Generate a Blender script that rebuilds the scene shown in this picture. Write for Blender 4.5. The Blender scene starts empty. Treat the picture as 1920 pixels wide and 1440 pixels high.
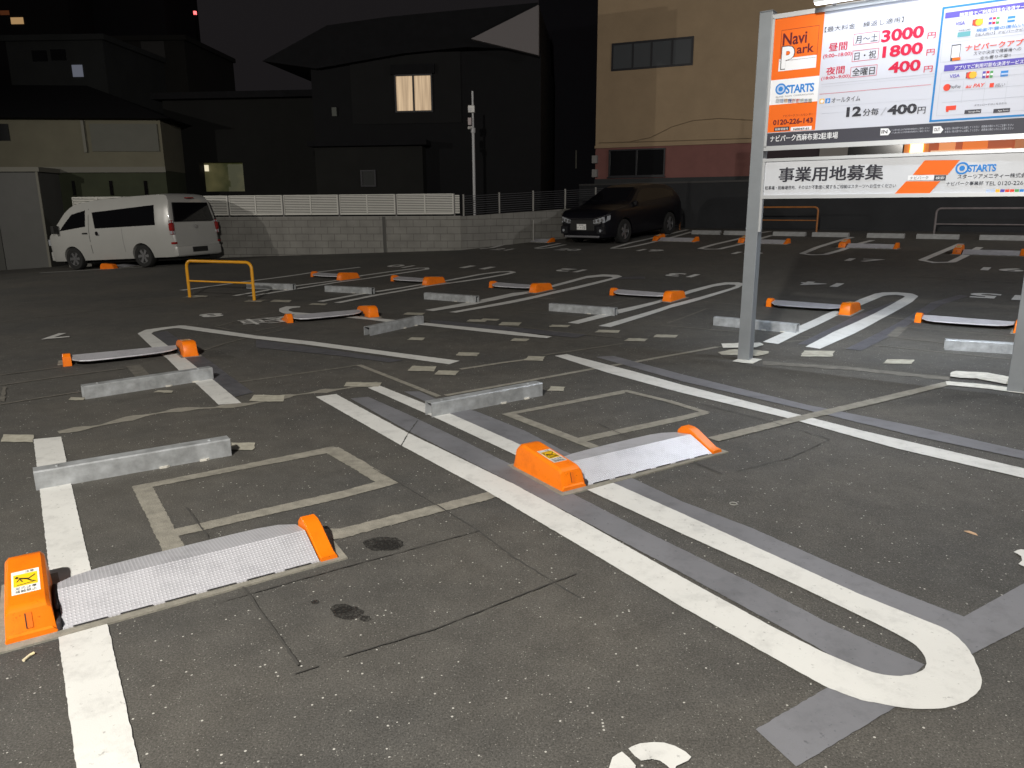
import bpy, bmesh, math, random
import numpy as np
from mathutils import Vector, Matrix
random.seed(7)
R_ = math.radians
SC = bpy.context.scene
COL = SC.collection

# ------------------------------------------------------------------ camera
F, PIT, ROL, HC = 1400.0, R_(13.5), R_(-0.4), 1.6
cam_d = bpy.data.cameras.new('camera'); cam = bpy.data.objects.new('camera', cam_d); COL.objects.link(cam)
rgt = Vector((math.cos(ROL), math.sin(ROL)*math.sin(PIT), math.sin(ROL)*math.cos(PIT)))
up = Vector((-math.sin(ROL), math.cos(ROL)*math.sin(PIT), math.cos(ROL)*math.cos(PIT)))
fwd = Vector((0, math.cos(PIT), -math.sin(PIT)))
m = Matrix.Identity(4)
for i in range(3):
    m[i][0] = rgt[i]; m[i][1] = up[i]; m[i][2] = -fwd[i]
m[2][3] = HC
cam.matrix_world = m
cam_d.sensor_width = 36; cam_d.lens = F/1920*36; cam_d.clip_end = 600; cam_d.clip_start = .05
SC.camera = cam

# ------------------------------------------------------------------ night sky and lamps
W = bpy.data.worlds.new('World'); SC.world = W; W.use_nodes = True
nt = W.node_tree; nt.nodes.clear()
sky = nt.nodes.new('ShaderNodeTexSky'); sky.sky_type = 'NISHITA'; sky.sun_disc = False
sky.sun_elevation = R_(-4); sky.sun_rotation = R_(200)
b1 = nt.nodes.new('ShaderNodeBackground'); b1.inputs[1].default_value = 0.05; nt.links.new(sky.outputs[0], b1.inputs[0])
b2 = nt.nodes.new('ShaderNodeBackground'); b2.inputs[0].default_value = (.0100, .0090, .0098, 1); b2.inputs[1].default_value = 1.0
ad = nt.nodes.new('ShaderNodeAddShader'); wo = nt.nodes.new('ShaderNodeOutputWorld')
nt.links.new(b1.outputs[0], ad.inputs[0]); nt.links.new(b2.outputs[0], ad.inputs[1]); nt.links.new(ad.outputs[0], wo.inputs[0])
SC.view_settings.view_transform = 'Standard'; SC.view_settings.look = 'None'; SC.view_settings.exposure = 0; SC.view_settings.gamma = 1

def lamp(name, typ, loc, power, col, size=.2, aim=None, spot=None, sizey=None):
    d = bpy.data.lights.new(name, typ); d.energy = power; d.color = col
    if typ == 'AREA':
        d.size = size
        if sizey: d.shape = 'RECTANGLE'; d.size_y = sizey
    else: d.shadow_soft_size = size
    if spot: d.spot_size = R_(spot); d.spot_blend = .8
    o = bpy.data.objects.new(name, d); COL.objects.link(o); o.location = loc
    if aim is not None:
        o.rotation_euler = (Vector(aim)-Vector(loc)).to_track_quat('-Z', 'Y').to_euler()
    return o
# street lamp standing behind the photographer, and one at the street corner on the left
lamp('street_and_fill_light', 'SPOT', (-2.4, -3.2, 6.3), 6300, (1.0, .955, .875), .15, (0.5, 7, 0), 140)
lamp('street_and_fill_light', 'SPOT', (-19, 12.5, 5.2), 2000, (1.0, .95, .86), .12, (-9, 17, 0), 150)
lamp('street_and_fill_light', 'POINT', (17, 10.5, 8.0), 1500, (.98, .95, .94), .15)  # unseen fill light, added to brighten the yellow building and far asphalt

# ------------------------------------------------------------------ ground and pixel helpers
def H(x, y):
    s = .62*x+.785*y
    k = .065*(math.sqrt((s-11)**2+1.2)+(s-11))/2
    k = min(k, .78) if s < 40 else .78
    q = -(x+9.2)
    k -= .05*(math.sqrt(q*q+1.0)+q)/2 if x > -22 else .05*12.8
    return k
def ray(px, py):
    u = px-960; v = 720-py
    u, v = u*math.cos(ROL)-v*math.sin(ROL), u*math.sin(ROL)+v*math.cos(ROL)
    return Vector((u, F*math.cos(PIT)+v*math.sin(PIT), -F*math.sin(PIT)+v*math.cos(PIT)))/F
def G(px, py, dz=0):
    d = ray(px, py); lo, hi = .3, 150
    for _ in range(50):
        mid = (lo+hi)/2; q = d*mid
        if HC+q[2] > H(q[0], q[1]): lo = mid
        else: hi = mid
    q = d*lo
    return Vector((q[0], q[1], H(q[0], q[1])+dz))
def at(px, py, Y):
    d = ray(px, py); return Vector((d[0]/d[1]*Y, Y, HC+d[2]/d[1]*Y))
def proj(p):
    q = Vector(p)-Vector((0, 0, HC)); z = q.dot(fwd)
    return 960+F*q.dot(rgt)/z, 720-F*q.dot(up)/z
def D(deg): return Vector((math.sin(R_(deg)), math.cos(R_(deg)), 0))

# ------------------------------------------------------------------ materials
MATS = {}
def mat(name, col, rough=.6, metal=0., var=.0, vscale=6., bump=0., bscale=80., emit=0., ecol=None, col2=None, spec=.5, rvar=0, stretch=None, coat=0):
    if name in MATS: return MATS[name]
    mm = bpy.data.materials.new(name); mm.use_nodes = True; n = mm.node_tree; N = n.nodes; L = n.links
    b = N['Principled BSDF']; b.inputs['Roughness'].default_value = rough; b.inputs['Metallic'].default_value = metal
    b.inputs['Specular IOR Level'].default_value = spec
    b.inputs['Coat Weight'].default_value = coat
    tc = N.new('ShaderNodeTexCoord'); src = tc.outputs['Object']
    if stretch:
        mp = N.new('ShaderNodeMapping'); mp.inputs['Scale'].default_value = stretch; L.new(src, mp.inputs[0]); src = mp.outputs[0]
    c = tuple(col)+(1,)
    if var or col2:
        nz = N.new('ShaderNodeTexNoise'); nz.inputs['Scale'].default_value = vscale; nz.inputs['Detail'].default_value = 6; nz.inputs['Roughness'].default_value = .62
        L.new(src, nz.inputs['Vector'])
        cr = N.new('ShaderNodeValToRGB'); cr.color_ramp.elements[0].position = .32; cr.color_ramp.elements[1].position = .68
        c2 = tuple(col2)+(1,) if col2 else tuple(x*(1-var) for x in col)+(1,)
        cr.color_ramp.elements[0].color = c2; cr.color_ramp.elements[1].color = c
        L.new(nz.outputs[0], cr.inputs[0]); L.new(cr.outputs[0], b.inputs['Base Color'])
        if rvar:
            mr = N.new('ShaderNodeMapRange'); mr.inputs['To Min'].default_value = rough-rvar; mr.inputs['To Max'].default_value = rough+rvar
            L.new(nz.outputs[0], mr.inputs[0]); L.new(mr.outputs[0], b.inputs['Roughness'])
    else: b.inputs['Base Color'].default_value = c
    if bump:
        nb = N.new('ShaderNodeTexNoise'); nb.inputs['Scale'].default_value = bscale; nb.inputs['Detail'].default_value = 4
        bp = N.new('ShaderNodeBump'); bp.inputs['Strength'].default_value = min(1, bump); bp.inputs['Distance'].default_value = .01
        L.new(src, nb.inputs['Vector']); L.new(nb.outputs[0], bp.inputs['Height']); L.new(bp.outputs[0], b.inputs['Normal'])
    if emit:
        b.inputs['Emission Color'].default_value = tuple(ecol or col)+(1,); b.inputs['Emission Strength'].default_value = emit
    MATS[name] = mm; return mm

def asphalt():
    mm = bpy.data.materials.new('asphalt'); mm.use_nodes = True; n = mm.node_tree; N = n.nodes; L = n.links
    b = N['Principled BSDF']; b.inputs['Roughness'].default_value = .8; b.inputs['Specular IOR Level'].default_value = .4
    tc = N.new('ShaderNodeTexCoord'); o = tc.outputs['Object']
    def noise(s, d=5, r=.6):
        t = N.new('ShaderNodeTexNoise'); t.inputs['Scale'].default_value = s; t.inputs['Detail'].default_value = d; t.inputs['Roughness'].default_value = r
        L.new(o, t.inputs['Vector']); return t.outputs[0]
    def ramp(i, p0, c0, p1, c1):
        r = N.new('ShaderNodeValToRGB'); r.color_ramp.elements[0].position = p0; r.color_ramp.elements[1].position = p1
        r.color_ramp.elements[0].color = tuple(c0)+(1,); r.color_ramp.elements[1].color = tuple(c1)+(1,); L.new(i, r.inputs[0]); return r.outputs[0]
    def mix(f, a, c, typ='MIX'):
        x = N.new('ShaderNodeMix'); x.data_type = 'RGBA'; x.blend_type = typ
        if isinstance(f, float): x.inputs[0].default_value = f
        else: L.new(f, x.inputs[0])
        L.new(a, x.inputs[6]); L.new(c, x.inputs[7]); return x.outputs[2]
    fine = ramp(noise(140, 4, .75), .34, (.036, .035, .031), .70, (.126, .121, .110))
    large = ramp(noise(.55, 6, .6), .36, (.78, .79, .82), .66, (1.12, 1.08, 1.04))
    c = mix(1.0, fine, large, 'MULTIPLY')
    mid = ramp(noise(5, 5, .65), .38, (.86, .86, .86), .62, (1.08, 1.08, 1.08))
    c = mix(1.0, c, mid, 'MULTIPLY')
    # bright chips of aggregate
    for sc, th, colr in ((75, .980, (.44, .43, .40)), (140, .94, (.23, .225, .205)), (260, .93, (.20, .195, .18))):
        v = N.new('ShaderNodeTexVoronoi'); v.inputs['Scale'].default_value = sc; L.new(o, v.inputs['Vector'])
        sx = N.new('ShaderNodeSeparateColor'); L.new(v.outputs['Color'], sx.inputs[0])
        g1 = N.new('ShaderNodeMath'); g1.operation = 'GREATER_THAN'; g1.inputs[1].default_value = th; L.new(sx.outputs[0], g1.inputs[0])
        g2 = N.new('ShaderNodeMath'); g2.operation = 'LESS_THAN'; g2.inputs[1].default_value = .30; L.new(v.outputs['Distance'], g2.inputs[0])
        g = N.new('ShaderNodeMath'); g.operation = 'MULTIPLY'; L.new(g1.outputs[0], g.inputs[0]); L.new(g2.outputs[0], g.inputs[1])
        rgb = N.new('ShaderNodeRGB'); rgb.outputs[0].default_value = colr+(1,)
        c = mix(g.outputs[0], c, rgb.outputs[0])
    L.new(c, b.inputs['Base Color'])
    bp = N.new('ShaderNodeBump'); bp.inputs['Strength'].default_value = .55; bp.inputs['Distance'].default_value = .004
    L.new(noise(140, 3, .7), bp.inputs['Height']); L.new(bp.outputs[0], b.inputs['Normal'])
    MATS['asphalt'] = mm; return mm
def paint(name, c1, c2, wear, rough=.6):
    mm = bpy.data.materials.new(name); mm.use_nodes = True; n = mm.node_tree; N = n.nodes; L = n.links
    b = N['Principled BSDF']; b.inputs['Roughness'].default_value = rough; b.inputs['Specular IOR Level'].default_value = .35
    tc = N.new('ShaderNodeTexCoord'); o = tc.outputs['Object']
    def nz(sc, d, r, p0, c0, p1, c1_):
        t = N.new('ShaderNodeTexNoise'); t.inputs['Scale'].default_value = sc; t.inputs['Detail'].default_value = d; t.inputs['Roughness'].default_value = r; L.new(o, t.inputs['Vector'])
        q = N.new('ShaderNodeValToRGB'); q.color_ramp.elements[0].position = p0; q.color_ramp.elements[1].position = p1; q.color_ramp.elements[0].color = tuple(c0)+(1,); q.color_ramp.elements[1].color = tuple(c1_)+(1,); L.new(t.outputs[0], q.inputs[0]); return q.outputs[0]
    base = nz(7, 8, .72, .30, c2, .50, c1)
    w = nz(48, 5, .65, .30, (.45, .45, .45), .37, (1, 1, 1)); g = nz(1.7, 4, .6, .35, (wear+.25,)*3, .6, (1, 1, 1))
    m1 = N.new('ShaderNodeMix'); m1.data_type = 'RGBA'; m1.blend_type = 'MULTIPLY'; m1.inputs[0].default_value = .75; L.new(base, m1.inputs[6]); L.new(w, m1.inputs[7])
    m2 = N.new('ShaderNodeMix'); m2.data_type = 'RGBA'; m2.blend_type = 'MULTIPLY'; m2.inputs[0].default_value = .8; L.new(m1.outputs[2], m2.inputs[6]); L.new(g, m2.inputs[7]); L.new(m2.outputs[2], b.inputs['Base Color'])
    t = N.new('ShaderNodeTexNoise'); t.inputs['Scale'].default_value = 220; t.inputs['Detail'].default_value = 2; L.new(o, t.inputs['Vector']); bp = N.new('ShaderNodeBump'); bp.inputs['Strength'].default_value = .3; bp.inputs['Distance'].default_value = .002; L.new(t.outputs[0], bp.inputs['Height']); L.new(bp.outputs[0], b.inputs['Normal'])
    MATS[name] = mm; return mm
ASPH = asphalt()
WHITE = paint('white_paint', (.60, .60, .58), (.48, .48, .465), .65)
GREYP = paint('grey_covering_paint', (.165, .167, .182), (.125, .126, .136), .5)
GREYF = mat('faded_grey_paint', (.095, .095, .106), .65, var=.35, vscale=8, bump=.4, bscale=160)
CONC = mat('filled_groove', (.27, .255, .215), .85, var=.35, vscale=14, bump=.5, bscale=120)
CONCD = mat('filled_groove_dark', (.15, .14, .12), .85, var=.4, vscale=10, bump=.5, bscale=120)
PATCH = mat('mortar_patch', (.42, .40, .33), .85, var=.35, vscale=12, bump=.6, bscale=90)
SLAB = mat('post_mortar', (.62, .60, .54), .8, var=.3, vscale=14, bump=.6, bscale=60)
JOINT = mat('dark_joint', (.046, .044, .040), .85)
OIL = mat('oil_stain', (.014, .013, .012), .5, var=.3, vscale=20)
ORANGE = paint('orange_enamel', (.84, .185, .004), (.70, .14, .004), .7, .42)
GALV = mat('galvanised_steel', (.46, .48, .50), .48, .35, col2=(.26, .27, .275), vscale=9, rvar=.1, bump=.08, bscale=50)
GALVD = mat('dark_hollow', (.02, .02, .022), .8)
YEL = mat('yellow_enamel', (.72, .33, .01), .4, var=.15, vscale=10)

def checker_plate():
    mm = bpy.data.materials.new('checker_plate'); mm.use_nodes = True; n = mm.node_tree; N = n.nodes; L = n.links
    b = N['Principled BSDF']; b.inputs['Roughness'].default_value = .42; b.inputs['Metallic'].default_value = .25
    tc = N.new('ShaderNodeTexCoord'); sp = N.new('ShaderNodeSeparateXYZ'); L.new(tc.outputs['Object'], sp.inputs[0])
    def M(op, a, c=None):
        x = N.new('ShaderNodeMath'); x.operation = op
        for i, v in enumerate((a, c)):
            if v is None: continue
            if isinstance(v, (int, float)): x.inputs[i].default_value = v
            else: L.new(v, x.inputs[i])
        return x.outputs[0]
    sx = M('ADD', sp.outputs[0], sp.outputs[1]); sy = M('SUBTRACT', sp.outputs[0], sp.outputs[1])
    A = M('SINE', M('MULTIPLY', sx, 210)); Bn = M('SINE', M('MULTIPLY', sy, 210))
    pr = M('MULTIPLY', A, Bn); hr = N.new('ShaderNodeMapRange'); hr.interpolation_type = 'SMOOTHSTEP'; hr.inputs['From Min'].default_value = .25; hr.inputs['From Max'].default_value = .75; L.new(pr, hr.inputs[0]); h = hr.outputs[0]
    bp = N.new('ShaderNodeBump'); bp.inputs['Strength'].default_value = .7; bp.inputs['Distance'].default_value = .0025
    L.new(h, bp.inputs['Height']); L.new(bp.outputs[0], b.inputs['Normal'])
    nz = N.new('ShaderNodeTexNoise'); nz.inputs['Scale'].default_value = 7; nz.inputs['Detail'].default_value = 8; nz.inputs['Roughness'].default_value = .7; L.new(tc.outputs['Object'], nz.inputs['Vector'])
    cr = N.new('ShaderNodeValToRGB'); cr.color_ramp.elements[0].position = .28; cr.color_ramp.elements[1].position = .5
    cr.color_ramp.elements[0].color = (.36, .36, .39, 1); cr.color_ramp.elements[1].color = (.49, .49, .525, 1)
    L.new(nz.outputs[0], cr.inputs[0]); mx = N.new('ShaderNodeMix'); mx.data_type = 'RGBA'; L.new(h, mx.inputs[0]); L.new(cr.outputs[0], mx.inputs[6]); mx.inputs[7].default_value = (.56, .56, .60, 1); L.new(mx.outputs[2], b.inputs['Base Color'])
    MATS['checker'] = mm; return mm
CHECK = checker_plate()

# ------------------------------------------------------------------ mesh builder
class MB:
    def __init__(s): s.v = []; s.f = []; s.m = []; s.mats = []
    def mi(s, mt):
        if mt not in s.mats: s.mats.append(mt)
        return s.mats.index(mt)
    def add(s, vs, fs, mt):
        o = len(s.v); s.v += [tuple(q) for q in vs]; k = s.mi(mt)
        for f in fs: s.f.append(tuple(i+o for i in f)); s.m.append(k)
    def box(s, x0, y0, z0, x1, y1, z1, mt, M=None):
        vs = [Vector((x, y, z)) for z in (z0, z1) for y in (y0, y1) for x in (x0, x1)]
        if M is not None: vs = [M @ q for q in vs]
        s.add(vs, [(0, 2, 3, 1), (4, 5, 7, 6), (0, 1, 5, 4), (2, 6, 7, 3), (0, 4, 6, 2), (1, 3, 7, 5)], mt)
    def prism(s, pts, z0, z1, mt, M=None):       # pts in xy, extruded in z
        n = len(pts); vs = [Vector((p[0], p[1], z0)) for p in pts]+[Vector((p[0], p[1], z1)) for p in pts]
        if M is not None: vs = [M @ q for q in vs]
        s.add(vs, [tuple(range(n-1, -1, -1)), tuple(range(n, 2*n))]+[(i, (i+1) % n, n+(i+1) % n, n+i) for i in range(n)], mt)
    def cyl(s, p0, p1, r0, mt, r1=None, n=14, caps=True):
        p0 = Vector(p0); p1 = Vector(p1); r1 = r0 if r1 is None else r1; a = (p1-p0).normalized()
        t = a.orthogonal().normalized(); b = a.cross(t)
        vs = [p+(t*math.cos(2*math.pi*i/n)+b*math.sin(2*math.pi*i/n))*r for p, r in ((p0, r0), (p1, r1)) for i in range(n)]
        fs = [(i, (i+1) % n, n+(i+1) % n, n+i) for i in range(n)]
        if caps: fs += [tuple(range(n-1, -1, -1)), tuple(range(n, 2*n))]
        s.add(vs, fs, mt)
    def tube(s, pts, r, mt, n=10, caps=True):
        pts = [Vector(p) for p in pts]; rings = []; prev = None
        for i, p in enumerate(pts):
            a = (pts[min(i+1, len(pts)-1)]-pts[max(i-1, 0)]).normalized()
            t = (prev-a*prev.dot(a)).normalized() if prev is not None else a.orthogonal().normalized(); prev = t
            b = a.cross(t)
            rings.append([p+(t*math.cos(2*math.pi*k/n)+b*math.sin(2*math.pi*k/n))*r for k in range(n)])
        s.loft(rings, mt, caps)
    def loft(s, rings, mt, caps=True, closed=True):
        n = len(rings[0]); vs = [q for r in rings for q in r]; fs = []
        for j in range(len(rings)-1):
            for i in range(n if closed else n-1):
                fs.append((j*n+i, j*n+(i+1) % n, (j+1)*n+(i+1) % n, (j+1)*n+i))
        if caps: fs += [tuple(range(n-1, -1, -1)), tuple(range((len(rings)-1)*n, len(rings)*n))]
        s.add(vs, fs, mt)
    def build(s, name, parent=None, smooth=False, bevel=0, seg=2, M=None, fix=True):
        me = bpy.data.meshes.new(name); me.from_pydata(s.v, [], s.f)
        for mt in s.mats: me.materials.append(mt)
        for p, k in zip(me.polygons, s.m): p.material_index = k
        bm = bmesh.new(); bm.from_mesh(me)
        if fix:
            bmesh.ops.remove_doubles(bm, verts=bm.verts, dist=1e-5)
            bmesh.ops.recalc_face_normals(bm, faces=bm.faces)
        if bevel:
            es = [e for e in bm.edges if len(e.link_faces) == 2 and e.calc_face_angle(0) > R_(28)]
            bmesh.ops.bevel(bm, geom=es, offset=bevel, segments=seg, affect='EDGES', profile=.5, clamp_overlap=True)
        if M is not None: bm.transform(M)
        if smooth:
            for f in bm.faces: f.smooth = True
            for e in bm.edges:
                if len(e.link_faces) == 2 and e.calc_face_angle(0) > R_(38): e.smooth = False
        bm.to_mesh(me); bm.free()
        o = bpy.data.objects.new(name, me); COL.objects.link(o)
        if parent is not None: o.parent = parent
        return o
def tag(o, label=None, cat=None, group=None, kind=None):
    if label: o['label'] = label
    if cat: o['category'] = cat
    if group: o['group'] = group
    if kind: o['kind'] = kind
    return o
def empty(name, loc, rz=0, label=None, cat=None, group=None, rx=0, ry=0):
    o = bpy.data.objects.new(name, None); COL.objects.link(o); o.location = loc; o.rotation_euler = (rx, ry, rz)
    o.empty_display_size = .3
    return tag(o, label, cat, group)
def copy_tree(src, parent=None, skip=()):
    c = src.copy(); COL.objects.link(c)
    if parent is not None: c.parent = parent
    for ch in [q for q in bpy.data.objects if q.parent == src]:
        if ch.name.split('.')[0] not in skip: copy_tree(ch, c, skip)
    return c

# text as mesh, normalised to its bounding box
TXT = {}
def text_data(t, off=0.0, sp=1.0):
    if any(ord(c) > 255 for c in t): off = 0.0
    k = (t, off, sp)
    if k in TXT: return TXT[k]
    cu = bpy.data.curves.new('lettering', 'FONT'); cu.body = t; cu.size = 1; cu.offset = off; cu.resolution_u = 3; cu.space_character = sp
    ob = bpy.data.objects.new('lettering', cu); COL.objects.link(ob)
    dg = bpy.context.evaluated_depsgraph_get(); me = bpy.data.meshes.new_from_object(ob.evaluated_get(dg))
    vs = [v.co.copy() for v in me.vertices]; fs = [tuple(p.vertices) for p in me.polygons]
    bpy.data.objects.remove(ob); bpy.data.curves.remove(cu); bpy.data.meshes.remove(me)
    x0 = min(v.x for v in vs); x1 = max(v.x for v in vs); y0 = min(v.y for v in vs); y1 = max(v.y for v in vs)
    vs = [((v.x-x0)/(x1-x0), (v.y-y0)/(y1-y0)) for v in vs]
    TXT[k] = (vs, fs, (x1-x0)/(y1-y0)); return TXT[k]

# ------------------------------------------------------------------ ground
def ground():
    b = MB(); xs = np.concatenate([np.linspace(-90, -30, 7), np.arange(-29, 30, .5), np.linspace(31, 90, 7)])
    ys = np.concatenate([np.linspace(-30, -6, 4), np.arange(-5, 40, .5), np.linspace(41, 160, 10)])
    nx = len(xs); vs = [(x, y, H(x, y)) for y in ys for x in xs]
    fs = [(j*nx+i, j*nx+i+1, (j+1)*nx+i+1, (j+1)*nx+i) for j in range(len(ys)-1) for i in range(nx-1)]
    b.add(vs, fs, ASPH); o = b.build('ground', smooth=True, fix=False); tag(o, kind='structure'); return o
ground()

def resample(pts, n):
    P = [Vector(p) for p in pts]; L = [0]
    for i in range(1, len(P)): L.append(L[-1]+(P[i]-P[i-1]).length)
    out = []
    for k in range(n):
        t = L[-1]*k/(n-1); i = 1
        while i < len(P)-1 and L[i] < t: i += 1
        f = (t-L[i-1])/max(1e-9, L[i]-L[i-1]); out.append(P[i-1].lerp(P[i], min(1, max(0, f))))
    return out
def smoothpx(pts):
    if len(pts) < 3: return pts
    return pts
def lay(b, A, B, mt, dz, step=.06, jit=.0015, across=1):
    A = [Vector((p[0], p[1], 0)) for p in A]; B = [Vector((p[0], p[1], 0)) for p in B]
    la = sum((A[i+1]-A[i]).length for i in range(len(A)-1)); lb = sum((B[i+1]-B[i]).length for i in range(len(B)-1))
    n = max(2, int(max(la, lb)/step)+1); A = resample(A, n); B = resample(B, n); vs = []
    for i in range(n):
        w = (B[i]-A[i]); w = w.normalized() if w.length > 0 else w
        for k in range(across+1):
            p = A[i].lerp(B[i], k/across)
            if k in (0, across): p = p+w*random.uniform(-jit, jit)
            vs.append((p[0], p[1], H(p[0], p[1])+dz))
    w_ = across+1
    fs = [(i*w_+k, i*w_+k+1, (i+1)*w_+k+1, (i+1)*w_+k) for i in range(n-1) for k in range(across)]
    b.add(vs, fs, mt)
def strip(b, Lp, Rp, mt, dz=.006, **k):
    if min(G(*p)[1] for p in Lp) < 7.5: k.setdefault('step', .02); k.setdefault('jit', .0018)
    lay(b, [G(*p) for p in Lp], [G(*p) for p in Rp], mt, dz, **k)
def line(b, pts, w, mt, dz=.006, px=True, wpx=False, **k):
    P = [G(*p) for p in pts] if px else [Vector(p) for p in pts]
    P = [Vector((p[0], p[1], 0)) for p in P]; A = []; B = []
    for i, p in enumerate(P):
        d = (P[min(i+1, len(P)-1)]-P[max(i-1, 0)]).normalized(); nrm = Vector((-d.y, d.x, 0))
        A.append(p+nrm*w/2); B.append(p-nrm*w/2)
    lay(b, A, B, mt, dz, **k)
def poly(b, pts, mt, dz=.006, px=True, jit=0):
    P = [G(*p) for p in pts] if px else pts
    out = []
    n = len(P)
    for i in range(n):
        a, c = Vector((P[i][0], P[i][1], 0)), Vector((P[(i+1) % n][0], P[(i+1) % n][1], 0))
        k = max(1, int((c-a).length/.05)) if jit else 1
        for j in range(k):
            q = a.lerp(c, j/k)+Vector((random.uniform(-jit, jit), random.uniform(-jit, jit), 0)); out.append((q[0], q[1], H(q[0], q[1])+dz))
    b.add(out, [tuple(range(len(out)))], mt)
def S(name, b): return tag(b.build(name, fix=False), kind='structure')

# grey paint that covers older markings
b = MB()
strip(b, [(690, 745), (763, 777), (870, 828), (933, 860), (1050, 915), (1220, 1003), (1280, 1032), (1413, 1097), (1547, 1167), (1673, 1223), (1733, 1248)],
      [(657, 748), (763, 808), (957, 905), (1060, 960), (1280, 1077), (1447, 1168), (1560, 1232), (1640, 1275), (1690, 1290)], GREYP, .005)
strip(b, [(787, 735), (813, 747), (900, 775), (987, 810), (1057, 847), (1190, 900), (1280, 942), (1413, 993), (1547, 1053), (1673, 1107), (1807, 1158)],
      [(757, 735), (800, 755), (860, 785), (973, 836), (1040, 870), (1150, 910), (1280, 968), (1447, 1044), (1613, 1121), (1720, 1170), (1790, 1215)], GREYP, .005)
strip(b, [(1762, 1183), (1807, 1158), (1920, 1095), (2060, 1015)], [(1758, 1262), (1790, 1245), (1920, 1178), (2060, 1095)], GREYP, .0045)
strip(b, [(1417, 1370), (1553, 1290), (1620, 1250)], [(1493, 1440), (1667, 1335), (1760, 1280)], GREYP, .0048)
strip(b, [(1150, 668), (1280, 703), (1513, 760), (1713, 800), (1920, 847), (2050, 875)], [(1117, 670), (1280, 716), (1513, 770), (1713, 818), (1920, 862), (2050, 893)], GREYP, .005)
S('covered_line', b)
b = MB()
strip(b, [(480, 637), (630, 658), (757, 676)], [(480, 652), (630, 667), (730, 680)], GREYF, .005)
strip(b, [(286, 625), (319, 652), (372, 692), (405, 717), (440, 745)], [(313, 621), (397, 680), (440, 712), (475, 737)], GREYF, .005)
strip(b, [(807, 600), (960, 614), (1100, 628)], [(807, 607), (960, 622), (1080, 634)], GREYF, .005)
strip(b, [(1495, 646), (1540, 624), (1600, 594), (1690, 560)], [(1530, 648), (1570, 628), (1640, 596), (1700, 568)], GREYF, .005)
strip(b, [(1585, 655), (1640, 628), (1690, 602), (1745, 568), (1800, 553)], [(1615, 658), (1670, 630), (1712, 604), (1765, 572), (1815, 556)], GREYF, .005)
strip(b, [(1142, 520), (1210, 519)], [(1142, 524), (1210, 523)], GREYF, .006)
S('covered_line', b)

# concrete-filled grooves of the vehicle sensors
b = MB()
strip(b, [(247, 913), (430, 877), (623, 838), (634, 840)], [(287, 914), (440, 884), (617, 850), (612, 852)], CONC, .004, jit=.004)
strip(b, [(247, 913), (276, 972), (307, 1037)], [(287, 914), (315, 968), (347, 1028)], CONC, .0044, jit=.004)
strip(b, [(328, 993), (480, 958), (640, 922), (703, 905)], [(333, 1007), (480, 972), (640, 936), (747, 907)], CONC, .0042, jit=.004)
strip(b, [(634, 839), (690, 871), (747, 907)], [(612, 850), (660, 878), (705, 906)], CONC, .0046, jit=.004)
strip(b, [(600, 993), (640, 992), (760, 962), (913, 924), (980, 897), (1010, 893)], [(612, 1014), (645, 1010), (780, 973), (917, 938), (965, 920), (1010, 912)], CONC, .0045, jit=.005)
strip(b, [(1326, 822), (1480, 785), (1640, 748), (1780, 715)], [(1347, 829), (1490, 793), (1650, 756), (1790, 721)], CONC, .0068, jit=.004)
strip(b, [(940, 777), (1170, 732)], [(967, 777), (1172, 738)], CONC, .004, jit=.003)
strip(b, [(940, 777), (1025, 810), (1107, 842)], [(967, 777), (1045, 807), (1124, 838)], CONC, .0044, jit=.003)
strip(b, [(1083, 822), (1280, 780), (1318, 771)], [(1100, 828), (1280, 789), (1330, 776)], CONC, .0042, jit=.003)
strip(b, [(1165, 734), (1245, 753), (1318, 775)], [(1176, 732), (1260, 752), (1332, 774)], CONC, .0046, jit=.003)
S('filled_groove', b)
b = MB()
line(b, [(433, 719), (540, 704), (640, 690), (673, 685)], .045, CONCD, .004)
line(b, [(673, 685), (745, 713), (823, 744)], .055, CONC, .0045)
line(b, [(835, 742), (960, 720), (1140, 687), (1187, 680), (1240, 670), (1297, 660), (1345, 651)], .06, CONC, .004)
line(b, [(1345, 651), (1460, 642), (1540, 636)], .05, CONCD, .004)
for p in ([(0, 704), (114, 689)], [(0, 723), (120, 706), (236, 691)], [(0, 759), (80, 746), (153, 735)], [(381, 658), (420, 645), (470, 632)],
          [(403, 613), (521, 591), (609, 597)], [(403, 613), (430, 619), (476, 622), (526, 612)], [(493, 627), (530, 619)], [(403, 613), (520, 583)],
          [(987, 570), (1047, 557), (1185, 561)], [(1132, 573), (1192, 559)], [(967, 584), (1060, 592), (1165, 601)],
          [(1320, 566), (1395, 572)], [(1250, 607), (1325, 579), (1440, 588)], [(1240, 610), (1395, 624)], [(1440, 627), (1530, 633)],
          [(1660, 595), (1804, 609)], [(1689, 613), (1900, 631)], [(1669, 632), (1770, 644)], [(1631, 647), (1894, 674)],
          [(1682, 517), (1760, 520), (1840, 526), (1920, 530)], [(860, 545), (900, 548)], [(640, 560), (690, 545), (760, 552)], [(1030, 545), (900, 578)]):
    line(b, p, .035, CONCD, .005)
line(b, [(1672, 632), (1692, 614)], .12, CONCD, .0055)
line(b, [(250, 686), (268, 706)], .13, CONCD, .0055)
line(b, [(820, 622), (960, 612), (1060, 624), (1165, 634)], .035, CONCD, .005)
line(b, [(1017, 667), (1167, 645)], .05, CONCD, .005)
line(b, [(863, 693), (940, 681), (1017, 671)], .06, CONC, .005)
line(b, [(0, 604), (200, 580), (480, 547)], .03, CONCD, .004)
S('filled_groove', b)
b = MB()
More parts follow.
